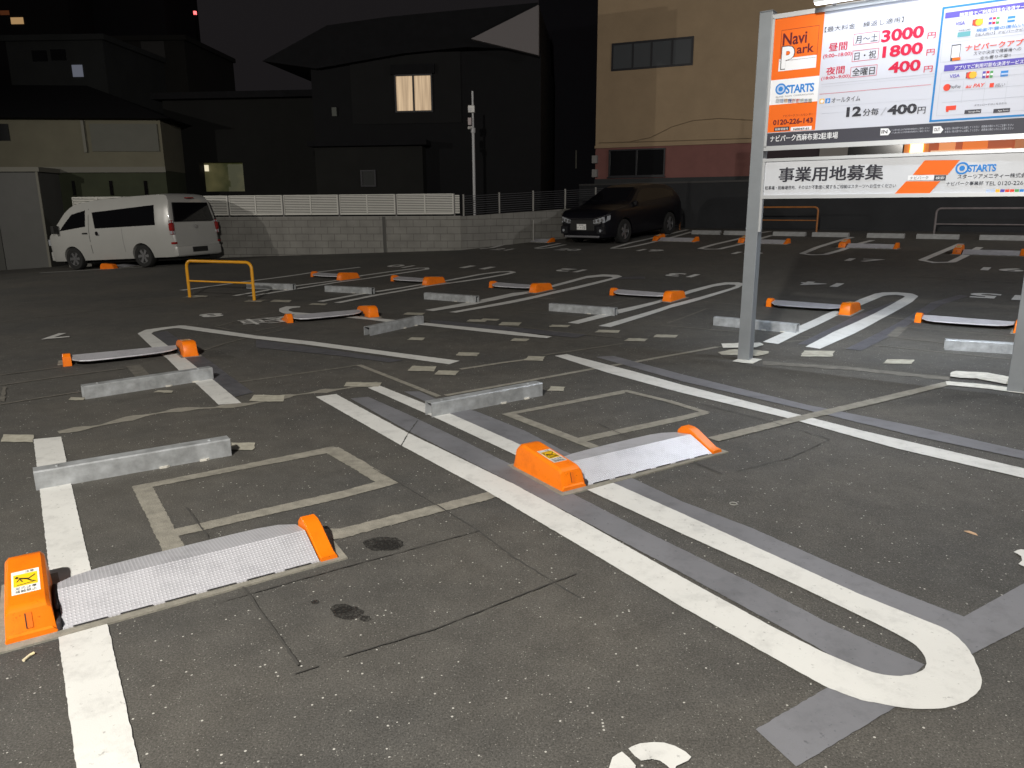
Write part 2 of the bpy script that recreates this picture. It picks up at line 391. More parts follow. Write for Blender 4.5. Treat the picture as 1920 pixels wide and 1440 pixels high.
# ragged mortar line left of the middle of the lot
pts = [(110, 812), (180, 800), (260, 782), (330, 770), (400, 765), (470, 758), (540, 743), (640, 730), (710, 718)]
P = resample([G(*p) for p in pts], 60); A = []; B = []
for i, p in enumerate(P):
    d = (P[min(i+1, 59)]-P[max(i-1, 0)]).normalized(); nrm = Vector((-d.y, d.x, 0)); w = .045+.035*math.sin(i*.7)+random.uniform(-.015, .02)
    A.append(p+nrm*max(.018, w)); B.append(p-nrm*max(.018, w*.8))
lay(b, A, B, CONC, .004, jit=.008)
line(b, [(1430, 681), (1600, 692), (1780, 711)], .16, CONCD, .004, jit=.02)
S('mortar_line', b)
def patch(x0, x1, y, hpx, mt=PATCH, skew=6):
    bb = MB(); poly(bb, [(x0+skew, y-hpx/2), (x1+skew*.4, y-hpx/2+1), (x1-skew*.5, y+hpx/2), (x0-skew*.3, y+hpx/2-1)], mt, .0065, jit=.008); S('mortar_patch', bb)
for a in ((3, 63, 823, 15), (470, 532, 748, 13), (645, 713, 722, 9), (767, 817, 692, 10, PATCH), (815, 858, 700, 9), (855, 897, 665, 7), (765, 795, 636, 6), (875, 912, 602, 5),
          (936, 975, 608, 7), (757, 795, 589, 5), (1030, 1067, 612, 5), (1117, 1162, 622, 6), (1172, 1212, 638, 6), (1225, 1268, 631, 6), (958, 990, 638, 6), (985, 1020, 673, 9),
          (1502, 1563, 664, 12), (1657, 1712, 679, 9), (430, 478, 838, 14), (1028, 1058, 730, 9), (0, 11, 740, 28, CONCD), (129, 157, 749, 6), (291, 324, 735, 5), (1000, 1040, 560, 3, CONCD), (350, 388, 556, 4), (460, 492, 565, 4), (508, 545, 565, 5), (580, 612, 571, 4), (900, 935, 600, 4)):
    patch(*a)
b = MB()
poly(b, [(1352, 646), (1425, 644), (1432, 648), (1418, 653), (1356, 654)], SLAB, .012, jit=.006)
poly(b, [(1347, 662), (1368, 657), (1400, 656), (1440, 660), (1443, 664), (1420, 669), (1350, 666)], PATCH, .009, jit=.012)
poly(b, [(1784, 700), (1792, 698), (1850, 701), (1892, 709), (1886, 723), (1830, 712), (1800, 711), (1780, 708)], SLAB, .014, jit=.006)
poly(b, [(1835, 713), (1888, 722), (1925, 730), (1925, 716), (1850, 705)], PATCH, .010, jit=.006)
strip(b, [(1773, 716), (1850, 722), (1930, 733)], [(1775, 723), (1850, 730), (1930, 741)], SLAB, .0075)
poly(b, [(1373, 679), (1384, 674), (1396, 672), (1429, 675), (1411, 683.5), (1392, 682)], SLAB, .010, jit=.004)
S('post_footing', b)

# joints and cracks in the asphalt
b = MB()
for p, w in (([(783, 790), (765, 815), (752, 838)], .010), ([(750, 908), (837, 960), (897, 997), (960, 1045), (1037, 1093), (1087, 1123)], .011), ([(400, 1135), (640, 1067), (770, 1032), (897, 997)], .008),
             ([(640, 1235), (820, 1180), (1040, 1093), (1080, 1078)], .010), ([(457, 1103), (490, 1150), (520, 1193), (560, 1250)], .014), ([(553, 1267), (597, 1252)], .008), ([(350, 953), (393, 1013)], .012),
             ([(1293, 753), (1420, 785), (1557, 825)], .011), ([(1300, 867), (1353, 890)], .012), ([(1120, 795), (1180, 822)], .01), ([(750, 908), (700, 880)], .009), ([(1557, 825), (1480, 860), (1380, 885)], .006)):
    line(b, p, w*.7, JOINT, .0075, step=.03, jit=.003)
S('pavement_joint', b)
b = MB()
def blob(cx, cy, rx, ry, mt, dz=.0035, n=26):
    poly(b, [(cx+rx*math.cos(t)*random.uniform(.9, 1.08), cy+ry*math.sin(t)*random.uniform(.9, 1.08)) for t in [2*math.pi*i/n for i in range(n)]], mt, dz)
def oilmat():
    mm = bpy.data.materials.new('oil_stain'); mm.use_nodes = True; n = mm.node_tree; N = n.nodes; L = n.links
    b_ = N['Principled BSDF']; b_.inputs['Base Color'].default_value = (.017, .016, .015, 1); b_.inputs['Roughness'].default_value = .6
    t = N.new('ShaderNodeBsdfTransparent'); mx = N.new('ShaderNodeMixShader'); nz = N.new('ShaderNodeTexNoise'); nz.inputs['Scale'].default_value = 110; nz.inputs['Detail'].default_value = 3
    tc = N.new('ShaderNodeTexCoord'); L.new(tc.outputs['Object'], nz.inputs['Vector'])
    mr = N.new('ShaderNodeMapRange'); mr.inputs['From Min'].default_value = .35; mr.inputs['From Max'].default_value = .7; mr.inputs['To Min'].default_value = .8; mr.inputs['To Max'].default_value = .1
    L.new(nz.outputs[0], mr.inputs[0]); L.new(mr.outputs[0], mx.inputs[0]); L.new(t.outputs[0], mx.inputs[1]); L.new(b_.outputs[0], mx.inputs[2]); L.new(mx.outputs[0], N['Material Output'].inputs[0])
    return mm
OIL = oilmat()
for c in ((720, 1021, 38, 14), (640, 1143, 20, 10), (685, 1161, 11, 6), (591, 1130, 8, 4), (652, 1150, 30, 13), (725, 1023, 26, 9)): blob(*c, OIL, .0035+c[2]*1e-5)
S('oil_stain', b)

# white lines
b = MB()
strip(b, [(63, 825), (75, 923), (92, 1067), (110, 1197), (143, 1440), (160, 1560)], [(115, 820), (137, 923), (173, 1080), (205, 1185), (262, 1440), (285, 1560)], WHITE, across=3)
S('parking_line', b)
b = MB()
strip(b, [(592, 745), (753, 837), (917, 925), (1100, 1033), (1273, 1137), (1463, 1243), (1547, 1290), (1613, 1315), (1680, 1328), (1715, 1332), (1747, 1332), (1772, 1330), (1793, 1325), (1812, 1317), (1827, 1307), (1836, 1296), (1840, 1283), (1839, 1270), (1833, 1252), (1824, 1233), (1811, 1213), (1797, 1198.5), (1782, 1187), (1765, 1178), (1613, 1117), (1447, 1041), (1280, 965), (1150, 907), (973, 834), (847, 778), (712, 724)],
      [(630, 740), (763, 812), (963, 909), (1083, 974), (1280, 1085), (1447, 1177), (1547, 1227), (1613, 1255), (1640, 1264.5), (1663, 1269), (1688, 1270), (1708, 1267.5), (1722, 1263.5), (1731, 1258), (1736.5, 1251), (1737, 1243), (1733.5, 1233), (1727, 1223), (1716, 1212), (1700, 1201.5), (1660, 1180), (1613, 1157), (1480, 1093), (1367, 1042), (1280, 1003), (1107, 923), (953, 848), (813, 783), (690, 728)], WHITE, across=3)
S('parking_line', b)
b = MB()
strip(b, [(1040, 668), (1140, 700), (1220, 722), (1280, 738), (1480, 786), (1680, 842), (1920, 898), (2060, 930)], [(1063, 665), (1187, 697), (1280, 723), (1480, 774), (1613, 808), (1780, 847), (1920, 880), (2060, 912)], WHITE, across=2)
S('parking_line', b)
b = MB()
strip(b, [(410, 760), (370, 722), (338, 698), (313, 673), (289, 656), (258, 626), (273, 619), (306, 614.5), (337, 611), (346, 611), (420, 621), (480, 630), (585, 641), (720, 659), (862, 677.5)],
      [(453, 757), (405, 717), (372, 692), (343, 669), (319, 652), (284, 626), (288, 623), (305, 619), (326, 616), (335, 616), (420, 628), (480, 636), (580, 647.5), (715, 666), (842, 684)], WHITE, across=2)
S('parking_line', b)
b = MB()
strip(b, [(563, 575), (537, 575), (524, 579), (523, 584), (530, 588), (559, 591.5), (628, 594.5), (690, 600), (735, 606), (797, 611), (960, 629), (1025, 635)],
      [(563, 577), (548, 578.5), (542, 580.5), (541, 583), (550, 586), (585, 588.5), (640, 591), (690, 596), (745, 601), (807, 607), (960, 622.5), (1035, 632)], WHITE, .007, across=2)
S('parking_line', b)
def ushape(px, w=.13, mt=WHITE):
    bb = MB(); line(bb, px, w, mt, .007, step=.1, across=1); S('parking_line', bb)
b = MB()
strip(b, [(1430, 642), (1470, 624), (1547, 590), (1612, 562), (1640, 551.5), (1655, 549), (1680, 548.5), (1710, 551), (1722, 556), (1710, 567), (1650, 600), (1600, 627), (1537, 655)],
      [(1459, 646), (1497, 627), (1570, 592), (1622, 570), (1655, 556), (1665, 554), (1680, 553.5), (1693, 555), (1697, 557), (1665, 575), (1615, 600), (1565, 622), (1510, 651)], WHITE, .007, across=1)
S('parking_line', b)
b = MB()
strip(b, [(1064, 606), (1155, 582), (1235, 564), (1292, 545), (1335, 534), (1360, 530), (1385, 530), (1396, 533), (1385, 540), (1335, 556), (1260, 577), (1145, 614)],
      [(1084, 608), (1155, 590), (1237, 568), (1295, 550), (1340, 537.5), (1365, 534), (1378, 534.5), (1380, 537), (1370, 541), (1335, 551), (1260, 571), (1122, 612)], WHITE, .007, across=1)
S('parking_line', b)
b = MB()
strip(b, [(797, 582), (880, 567), (960, 550), (990, 547), (1040, 534), (1100, 518), (1130, 515), (1158, 516), (1167, 519), (1150, 524.5), (1110, 535), (1035, 552), (960, 569), (855, 587)],
      [(812, 584), (890, 571.5), (960, 556.5), (990, 551), (1040, 538), (1100, 522), (1130, 519), (1145, 519.5), (1150, 521), (1138, 524), (1100, 533), (1035, 547.5), (960, 564), (842, 586)], WHITE, .007, across=1)
S('parking_line', b)
ushape([(600, 566), (675, 552), (792, 533.5), (842, 526), (900, 515), (935, 510.5), (955, 509.5), (963, 511), (950, 514.5), (905, 522.5), (805, 536), (705, 554), (632, 568.5)], .14)
ushape([(440, 555), (537, 538.5), (631, 526.5), (680, 517), (730, 510), (785, 503), (800, 503), (802, 505), (730, 516), (630, 530), (468, 556)], .13)
ushape([(340, 545), (460, 528.5), (581, 512), (675, 501.5)], .13)
# back row bays
ushape([(900, 467), (922, 465), (950, 458), (980, 452), (1030, 442.5), (1042, 440)], .15)
ushape([(1050, 456.5), (1018, 463), (1004, 465.5), (1012, 466.5), (1030, 465), (1060, 459)], .14)
ushape([(1080, 453), (1104, 450)], .14)
ushape([(1289, 431), (1255, 439), (1220, 447.5), (1183, 455.5), (1153, 464), (1147, 466), (1167, 466), (1190, 462), (1220, 455.5), (1267, 443.5), (1297, 435)], .15)
ushape([(1445, 434), (1425, 437), (1388, 447.5), (1338, 459), (1312, 466.5), (1325, 467.5), (1348, 467.5), (1398, 456), (1449, 441)], .15)
ushape([(1598, 445), (1572, 452), (1533, 464), (1504, 476), (1522, 478.5), (1548, 477.5), (1577, 469.5), (1605, 458.6), (1636, 451)], .15)
ushape([(1802, 457.5), (1784, 465), (1728, 488.5), (1752, 493), (1784, 492), (1806, 481.5), (1837, 464)], .15)
ushape([(75, 512), (180, 506), (315, 498)], .12)
# bay numbers, read from the aisle side
def gnum(t, cx, cy, hgt, ang, w=None, asp=1.0):
    vs, fs, r = text_data(t, .03); bb = MB(); c = G(cx, cy); dx = D(ang); dy = Vector((-dx.y, dx.x, 0)); wid = hgt*r*asp
    pts = []
    for x, y in vs:
        p = c+dx*((x-.5)*wid)+dy*((y-.5)*hgt); pts.append((p[0], p[1], H(p[0], p[1])+.009))
    bb.add(pts, fs, WHITE); S('bay_number', bb)
for t, x, y, sz, an, asp in (('10', 750, 499.5, .42, -51, 1.6), ('11', 895, 502, .42, -51, 2.2), ('12', 1068, 507.5, .42, -51, 1.45), ('13', 1278, 516.5, .42, -51, 1.45), ('14', 1538, 533.5, .42, -51, 1.5),
  ('15', 1868, 556.5, .45, -51, 1.5), ('8', 397, 592, .42, -122, 1.2), ('7', 103, 631, .42, -122, 1.1), ('軽', 500, 602, .6, 58, 1.2), ('21', 942, 468, .40, 129, 1.4), ('20', 1066, 468.5, .40, 129, 1.4),
  ('19', 1220, 470, .42, 129, 1.5), ('18', 1402, 475.5, .42, 129, 1.5), ('17', 1621, 488.5, .42, 129, 1.5), ('16', 1880, 506, .42, 129, 1.5)): gnum(t, x, y, sz, an, asp=asp)
b = MB()
poly(b, [(1178, 1408), (1185, 1404), (1200, 1398.5), (1225, 1396), (1245, 1397), (1265, 1403), (1285, 1414), (1296, 1424), (1290, 1431), (1268, 1441), (1262, 1452), (1250, 1440), (1237, 1431), (1222, 1428), (1202, 1431), (1190, 1422)], WHITE, .009)
poly(b, [(1141, 1447), (1148, 1425), (1158, 1418), (1166, 1414), (1180, 1426), (1192, 1440), (1188, 1460), (1200, 1500), (1160, 1500)], WHITE, .009)
poly(b, [(1262, 1500), (1300, 1470), (1322, 1446), (1335, 1470), (1320, 1510)], WHITE, .009)
poly(b, [(1900, 1038), (1907, 1034.5), (1914, 1033), (1925, 1035), (1937, 1045), (1940, 1066), (1918, 1065), (1909, 1060.5), (1916, 1054), (1914, 1046), (1908, 1042)], WHITE, .009)
S('bay_number', b)

# ------------------------------------------------------------------ wheel lock unit (built once, then copied)
STICKW = mat('sticker_white', (.8, .79, .75), .5); STICKY = mat('sticker_yellow', (.85, .55, .01), .5); INK = mat('black_ink', (.02, .018, .018), .5); ORED = mat('scuffed_metal', (.3, .25, .22), .6)
HBOX = mat('lock_recess', (.03, .025, .03), .7)
def make_lock():
    root = empty('wheel_lock', (0, 0, 0))
    # mortar bed
    s = MB(); s.prism([(-.035, -.045), (.17, -.045), (1.18, -.03), (1.33, -.03), (1.34, .20), (1.22, .22), (.2, .2), (.19, .56), (-.02, .56)], -.03, .008, CONC); s.build('mortar_bed', root)
    # housing: sections along y
    rings = []
    for y, h, wb, wt in ((0, .028, .084, .082), (.010, .034, .084, .079), (.034, .112, .083, .072), (.042, .117, .083, .071), (.055, .126, .083, .070), (.07, .129, .083, .070), (.43, .166, .083, .067), (.47, .161, .083, .066), (.505, .132, .082, .064), (.526, .06, .080, .064), (.53, .0, .080, .07)):
        h = max(h, .004); c = .014
        rings.append([Vector((.083-wb, y, 0)), Vector((.083-wb*.97, y, h*.25)), Vector((.083-wt-.004, y, max(.002, h-c))), Vector((.083-wt+c*.7, y, h)), Vector((.083+wt-c*.7, y, h)), Vector((.083+wt+.004, y, max(.002, h-c))), Vector((.083+wb*.97, y, h*.25)), Vector((.083+wb, y, 0))])
    bx = MB(); bx.loft(rings, ORANGE); body = bx.build('housing', root, smooth=True)
    g = MB()       # groove with key slot on the front slope, its left-edge shade painted dark
    A = Vector((.083, .0135, .046)); Bq = Vector((.083, .0305, .102)); nrm = Vector((0, -.966, .259))
    for k in range(1):
        dx = Vector((1, 0, 0)); g.add([A-dx*.010+nrm*.003, A+dx*.010+nrm*.003, Bq+dx*.010+nrm*.003, Bq-dx*.010+nrm*.003], [(0, 1, 2, 3)], mat('groove_orange', (.70, .14, .004), .5))
        g.add([A-dx*.013+nrm*.004, A-dx*.009+nrm*.004, Bq-dx*.009+nrm*.004, Bq-dx*.013+nrm*.004], [(0, 1, 2, 3)], INK)
    g.build('key_slot', body, fix=False)
    # hinge recess beside the housing
    h = MB(); h.box(.166, .0, .006, .183, .36, .045, HBOX); h.box(.166, .10, .045, .181, .30, .075, HBOX); h.build('hinge', root, bevel=.006)
    # flap: front slope + back slope with clipped ends
    f = MB(); x0, x1 = .185, 1.205; yr, zr = .195, .092; t = .006
    f.add([(x0, .0, .012), (x1, .0, .012), (x1, yr, zr), (x0, yr, zr), (x0, .0, .004), (x1, .0, .004), (x1, yr, zr-t), (x0, yr, zr-t)], [(0, 1, 2, 3), (4, 7, 6, 5), (0, 4, 5, 1), (0, 3, 7, 4), (1, 5, 6, 2), (3, 2, 6, 7)], CHECK)
    fl = f.build('flap_plate', root, fix=False)
    f2 = MB(); yb, zb = .415, .060; P = []
    prof = [(x0, .0), (x0+.002, .42), (x0+.06, .66), (x0+.16, .82), (x0+.36, .92), (x0+.6, .98), (x0+.72, 1.0), (x1-.16, 1.0), (x1-.07, .90), (x1-.002, .62), (x1, .0)]
    for x, k in prof: P.append((x, yr+.001+(yb-yr)*k, zr-.001-(zr-zb)*k))
    tp = [(p[0], p[1], p[2]) for p in P]; bt = [(p[0], p[1]+.002, p[2]-.012) for p in P]; n = len(tp)
    f2.add(tp+bt, [tuple(range(n)), tuple(range(2*n-1, n-1, -1))]+[(i, i+1, n+i+1, n+i) for i in range(n-1)], CHECK); f2.build('back_plate', root, fix=False)
    sl = MB()
    for k in range(6): sl.box(.22+k*.165, -.004, .0125, .22+k*.165+.12, -.0005, .016, GALVD)
    sl.build('front_hinge_slot', root)
    # end guard
    e = MB(); rg = []
    for y, z in ((-.005, .0), (-.005, .028), (.035, .032), (.06, .045), (.20, .112), (.235, .122), (.29, .122), (.32, .095), (.33, .0)):
        rg.append([Vector((1.212, y, 0)), Vector((1.212, y, max(z-.006, .001))), Vector((1.217, y, max(z, .002))), Vector((1.283, y, max(z, .002))), Vector((1.288, y, max(z-.006, .001))), Vector((1.293, y, 0))])
    e.loft(rg, ORANGE); e.build('end_guard', root, smooth=True)
    return root
def sticker(root_body):
    s = MB(); z = 0; ox, oy = .083, 0
    def R(x0, y0, x1, y1, mt, dz): s.add([(ox+x0, oy+y0, z+dz), (ox+x1, oy+y0, z+dz), (ox+x1, oy+y1, z+dz), (ox+x0, oy+y1, z+dz)], [(0, 1, 2, 3)], mt)
    R(-.048, -.062, .048, .062, STICKW, .0005); R(-.041, -.022, .041, .043, STICKY, .0010)
    def T(t, x0, y0, x1, y1):
        vs, fs, r = text_data(t, .02); s.add([(ox+x0+(x1-x0)*a, oy+y0+(y1-y0)*c, z+.0015) for a, c in vs], fs, INK)
    T('注意', .0, .046, .030, .058); T('足元注意', -.036, -.040, .036, -.026); T('接触禁止', -.036, -.057, .036, -.043)
    def Ln(x0, y0, x1, y1, w):
        d = Vector((x1-x0, y1-y0, 0)).normalized(); q = Vector((-d.y, d.x, 0))*w
        s.add([(ox+x0+q.x, oy+y0+q.y, z+.0015), (ox+x1+q.x, oy+y1+q.y, z+.0015), (ox+x1-q.x, oy+y1-q.y, z+.0015), (ox+x0-q.x, oy+y0-q.y, z+.0015)], [(0, 1, 2, 3)], INK)
    Ln(-.022, .020, .010, .010, .004); Ln(.010, .010, .034, .028, .0025); Ln(.008, .008, .020, -.004, .0028); Ln(.020, -.004, .030, -.008, .002)
    Ln(-.020, .018, -.030, .002, .002); Ln(-.018, .014, -.010, -.002, .002); Ln(-.030, -.016, .036, -.010, .0016)
    cc = [(ox-.029+.006*math.cos(a), oy+.026+.006*math.sin(a), z+.0015) for a in [k*math.pi/5 for k in range(10)]]; s.add(cc, [tuple(range(10))], INK)
    s.v = [(x, .224+y*1.45, .129+(.154+y*1.45)*.1028+.0008+zz) for x, y, zz in s.v]
    s.build('warning_sticker', root_body, fix=False)
lock0 = make_lock()
GRP = 'orange wheel locks with flap plates'
def place_lock(o, corner, ang, label, back=False, scale=1.0):
    p = G(*corner); dx = D(ang); dy = Vector((-dx.y, dx.x, 0))
    if back: p = p-dy*.53
    o.location = (p[0], p[1], H(p[0]+dx.x*.6, p[1]+dx.y*.6)+.0)
    # follow the slope of the ground
    e = .6; gx = (H(p[0]+dx.x*1.2, p[1]+dx.y*1.2)-H(p[0], p[1]))/1.2; gy = (H(p[0]+dy.x*.5, p[1]+dy.y*.5)-H(p[0], p[1]))/.5
    o.location[2] = H(p[0], p[1])
    zc = Vector((-gx, -gy, 1)).normalized(); X = Vector((1, 0, gx)).normalized(); Y = zc.cross(X)
    base = Matrix((dx, dy, Vector((0, 0, 1)))).transposed(); loc = Matrix((X, Y, zc)).transposed()
    o.rotation_euler = (base @ loc).to_euler()
    tag(o, label, 'wheel lock', GRP); return o
locks = [((12, 1213), 57.1, 'orange wheel lock at the left edge, its silver flap crossing the nearest white line', False, 1),
 ((1055, 925), 57.6, 'orange wheel lock with scuffed corner and yellow sticker astride the doubled white line', False, 1),
 ((374, 668), -121.5, 'orange wheel lock lying just beyond the galvanised stop at the bent white line', True, 0),
 ((712, 595), -121, 'orange wheel lock seen from behind beside the short curved white line and floor lettering', True, 0),
 ((640, 526.5), -53, 'smallest orange lock of the middle row, nearest to the yellow hoop', True, 0),
 ((802, 536), -52, 'second orange lock of the middle row counted from the yellow hoop', True, 0),
 ((1005, 550), -51.5, 'third orange lock of the middle row counted from the yellow hoop', True, 0),
 ((1258, 567), -51, 'fourth orange lock of the middle row, left of the sign post', True, 0),
 ((1594, 592.5), -50.5, 'orange lock of the middle row seen between the two sign posts', True, 0),
 ((1929, 628), -51, 'lock whose end guard shows beside the right sign post, its housing behind the post', True, 0),
 ((965, 453.5), 128, 'orange lock at the foot of the block wall, left of the dark car', False, 0),
 ((1223, 452), 128, 'orange lock of the back row just right of the dark car', False, 0),
 ((1383, 456), 128, 'back row lock directly left of the left sign post', False, 0),
 ((1571, 464.5), 128, 'back row lock below the long yellow hoop, right of the left sign post', False, 0),
 ((1785, 477), 128, 'back row lock farthest right, below the dull grey hoop', False, 0)]
L_first = None
for i, (c, a, lab, back, near) in enumerate(locks):
    o = lock0 if i == 0 else copy_tree(lock0)
    place_lock(o, c, a, lab, back)
    if near: sticker([q for q in bpy.data.objects if q.parent == o and q.name.startswith('housing')][0])
o = copy_tree(lock0, skip=('warning_sticker',)); place_lock(o, (213, 504.5), 21, 'orange lock half hidden under the white van', False)

# ------------------------------------------------------------------ steel wheel stops
def make_stop():
    b = MB(); L, d, h, t = 1.10, .10, .115, .006     # an inverted channel with hollow ends
    b.prism([(0, 0), (d, 0), (d, h), (d-.02, h), (.02, h), (0, h)], 0, .001, GALV)
    b = MB()
    outer = [(0, 0), (0, h-.008), (.008, h), (d-.008, h), (d, h-.008), (d, 0)]; inner = [(d-t, 0), (d-t, h-.01), (d-.012, h-t), (.012, h-t), (t, h-.01), (t, 0)]
    pr = outer+inner; n = len(pr)
    vs = [(0, y, z) for y, z in pr]+[(L, y, z) for y, z in pr]
    fs = [(i, (i+1) % n, n+(i+1) % n, n+i) for i in range(n)]+[(0, 1, 10, 11), (1, 2, 9, 10), (2, 3, 8, 9), (3, 4, 7, 8), (4, 5, 6, 7)]+[(n+0, n+11, n+10, n+1), (n+1, n+10, n+9, n+2), (n+2, n+9, n+8, n+3), (n+3, n+8, n+7, n+4), (n+4, n+7, n+6, n+5)]
    b.add(vs, fs, GALV); root = empty('wheel_stop', (0, 0, 0)); b.build('steel_channel', root)
    for x in (.12, .98): k = MB(); k.cyl((x, .05, .114), (x, .05, .121), .011, GALV, n=6); k.build('anchor_bolt', root)
    for x in (.66, .90): k = MB(); k.prism([(x, -.012), (x+.04, -.016), (x+.06, -.004), (x+.05, .01), (x, .01)], 0, .012, SLAB); k.build('mortar_dab', root)
    return root
stop0 = make_stop(); SG = 'galvanised steel wheel stops'
stops = [((68, 920), (424, 856), 'galvanised wheel stop lying across the nearest left white line', 1),
 ((810, 783), (1022, 741), 'galvanised wheel stop in the centre with a hollow left end, across a white line', 1),
 ((160, 749), (395, 712), 'galvanised wheel stop on the left, across the bent white line', 1),
 ((694, 630), (806, 605), 'galvanised wheel stop with a square hollow end in front of the curved white line', 1),
 ((462, 541), (521, 543), 'galvanised wheel stop partly behind the yellow hoop', 0),
 ((609, 547), (683, 551), 'galvanised wheel stop in the second bay right of the yellow hoop', 0),
 ((795, 561), (888, 568), 'galvanised wheel stop in the third bay right of the yellow hoop', 0),
 ((1029, 583), (1146, 592), 'galvanised wheel stop in the last bay left of the sign post', 0),
 ((1337, 610), (1500, 626), 'galvanised wheel stop passing behind the left sign post', 0),
 ((1771, 656), (1897, 664), 'galvanised wheel stop with a bright top edge beside the right sign post', 0)]
for i, (a, c, lab, near) in enumerate(stops):
    o = stop0 if i == 0 else copy_tree(stop0)
    A = G(*a); Bp = G(*c); d = (Bp-A); d = d.normalized()
    o.location = (A.x, A.y, A.z); o.rotation_euler = (0, -math.asin(d.z), math.atan2(d.y, d.x)); tag(o, lab, 'wheel stop', SG)
    if i in (9,): o.location.z += .0
# concrete blocks along the back row
CB = mat('concrete_block_stop', (.36, .36, .35), .8, var=.25, vscale=12)
def make_block():
    b = MB(); b.prism([(-.02, 0), (.14, 0), (.12, .10), (.10, .12), (.02, .12), (0, .10)], 0, .6, CB, Matrix(((0, 0, 1, 0), (1, 0, 0, 0), (0, 1, 0, 0), (0, 0, 0, 1))))
    return b.build('parking_block')
blk = make_block(); used = False
row = D(128.5)
SP = [((1297, 437), 'first concrete block of the back row, right of the dark car', .85), ((1357, 438.5), 'second concrete block of the back row, right of the dark car', .85), ((1449, 441.5), 'concrete block of the back row just right of the left sign post', .85), ((1522, 447), 'concrete block below the right end of the yellow hoop', .9), ((1624, 455), 'concrete block between the yellow hoop and the grey hoop', .85), ((1716, 462), 'concrete block below the left leg of the grey hoop', .9), ((1833, 471), 'rightmost concrete block of the back row, beside the right sign post', .95)]
for i, (p, lab, ln) in enumerate(SP):
    d = ray(*p)
    # stand on the line of stops, 2.0 m behind the locks
    t = 21.6/(.62*d[0]+.785*d[1]); x, y = d[0]*t, d[1]*t
    o = blk if i == 0 else blk.copy()
    if i: COL.objects.link(o)
    o.location = (x, y, H(x, y)); o.rotation_euler = (0, 0, math.atan2(row.y, row.x)); o.scale = (1.75*ln, 1, 1); tag(o, lab, 'parking block', 'concrete blocks along the back row')
# ------------------------------------------------------------------ hoops (tube barriers)
def hoop(A, B, h, r, mt, label, mid=.46, both=True):
    A = Vector(A); B = Vector(B); A.z = H(A.x, A.y); B.z = H(B.x, B.y); root = empty('barrier_hoop', A, 0, label, 'barrier', None)
    Bl = B-A; d = Vector((Bl.x, Bl.y, 0)).normalized(); L = Vector((Bl.x, Bl.y, 0)).length; c = .11; pts = []
    z0, z1 = h, h+Bl.z
    pts.append(Vector((0, 0, -.02)))
    pts.append(Vector((0, 0, z0-c)))
    for k in range(1, 7): a = k*math.pi/12; pts.append(d*(c-c*math.cos(a))+Vector((0, 0, z0-c+c*math.sin(a))))
    for k in range(0, 6): a = (6-k)*math.pi/12; pts.append(d*(L-c+c*math.cos(a))+Vector((0, 0, z1-c+c*math.sin(a))))
    pts.append(d*L+Vector((0, 0, z1-c))); pts.append(d*L+Vector((0, 0, Bl.z-.02)))
    b = MB(); b.tube(pts, r, mt); b.build('hoop_tube', root, smooth=True)
    b = MB(); b.cyl((0, 0, z0*mid), d*L+Vector((0, 0, Bl.z+h*mid)), r*.62, mt); b.build('cross_bar', root, smooth=True)
    return root
YD = mat('weathered_yellow', (.46, .17, .04), .5, var=.3, vscale=8); HG = mat('weathered_grey_tube', (.22, .19, .19), .6, var=.3, vscale=8)
A = G(356, 558); B = G(477, 564)
hoop(A, B, .66, .027, YEL, 'bright yellow tube hoop standing near the white van')
bb = MB()
for q in (A, B): poly(bb, [(q.x-.13, q.y-.05), (q.x+.16, q.y-.09), (q.x+.28, q.y+.03), (q.x-.04, q.y+.10)], CONC, .009, px=False, jit=.01)
S('mortar_patch', bb)
def bline(px, s):       # point on the line parallel to the back row, seen at px
    d = ray(px, 430); t = s/(.62*d[0]+.785*d[1]); return Vector((d[0]*t, d[1]*t, 0))
hoop(bline(1404, 22.9), bline(1531, 22.9), .70, .026, YD, 'weathered yellow tube hoop on the back wall side, passing behind the left sign post')
hoop(bline(1160, 22.9), bline(1274, 22.9), .70, .026, YD, 'weathered yellow tube hoop mostly hidden behind the dark car')
hoop(bline(1752, 22.0), bline(1960, 22.0), .72, .026, HG, 'dull grey tube hoop beyond the right sign post')

# ------------------------------------------------------------------ sign board on two posts
PG = mat('post_grey_paint', (.24, .26, .28), .45, .2, var=.12, vscale=5); ALU = mat('aluminium_trim', (.62, .64, .66), .35, .5)
PA = G(1397, 674); PB = G(1904, 733)
ud = Vector((PB.x-PA.x, PB.y-PA.y, 0)); UL = ud.length; ud.normalize(); nd = Vector((ud.y, -ud.x, 0))   # nd: towards the camera
if nd.dot(Vector((0, -1, 0))) < 0: nd = -nd
sgn = empty('parking_sign', PA, 0, 'tall parking price board with white banner on two grey posts', 'sign')
SM = Matrix((ud, -nd, Vector((0, 0, 1)))).transposed().to_4x4()     # local: x along, y away, z up
sgn.rotation_euler = SM.to_euler()
def PL(px, py, off=.05):      # pixel -> (u, z) on the sign face
    d = ray(px, py); o0 = Vector((PA.x, PA.y, 0))+nd*off; t = (o0.dot(nd))/(d.dot(nd)); q = d*t
    return (q-o0).dot(ud), HC+q.z-PA.z
pw = .062
for x, hh in ((0, 3.34), (UL, 3.9)):
    b = MB(); b.box(x-pw, -pw, -.02, x+pw, pw, hh, PG); b.box(x-pw-.003, -pw-.003, hh, x+pw+.003, pw+.003, hh+.012, PG); b.build('post', sgn, bevel=.008)
FY = -.05
u0 = pw+.012; u1 = UL-pw-.012
zt = PL(1452, 33)[1]; zb = PL(1434, 276)[1]; zt2 = zt
b = MB()
z_t, z_b = PL(1500, 27)[1], PL(1436, 277)[1]
BACKB = mat('sign_back', (.35, .36, .38), .6)
b.box(u0, FY+.004, z_b, u1, .03, z_t, BACKB); b.build('panel_back', sgn)
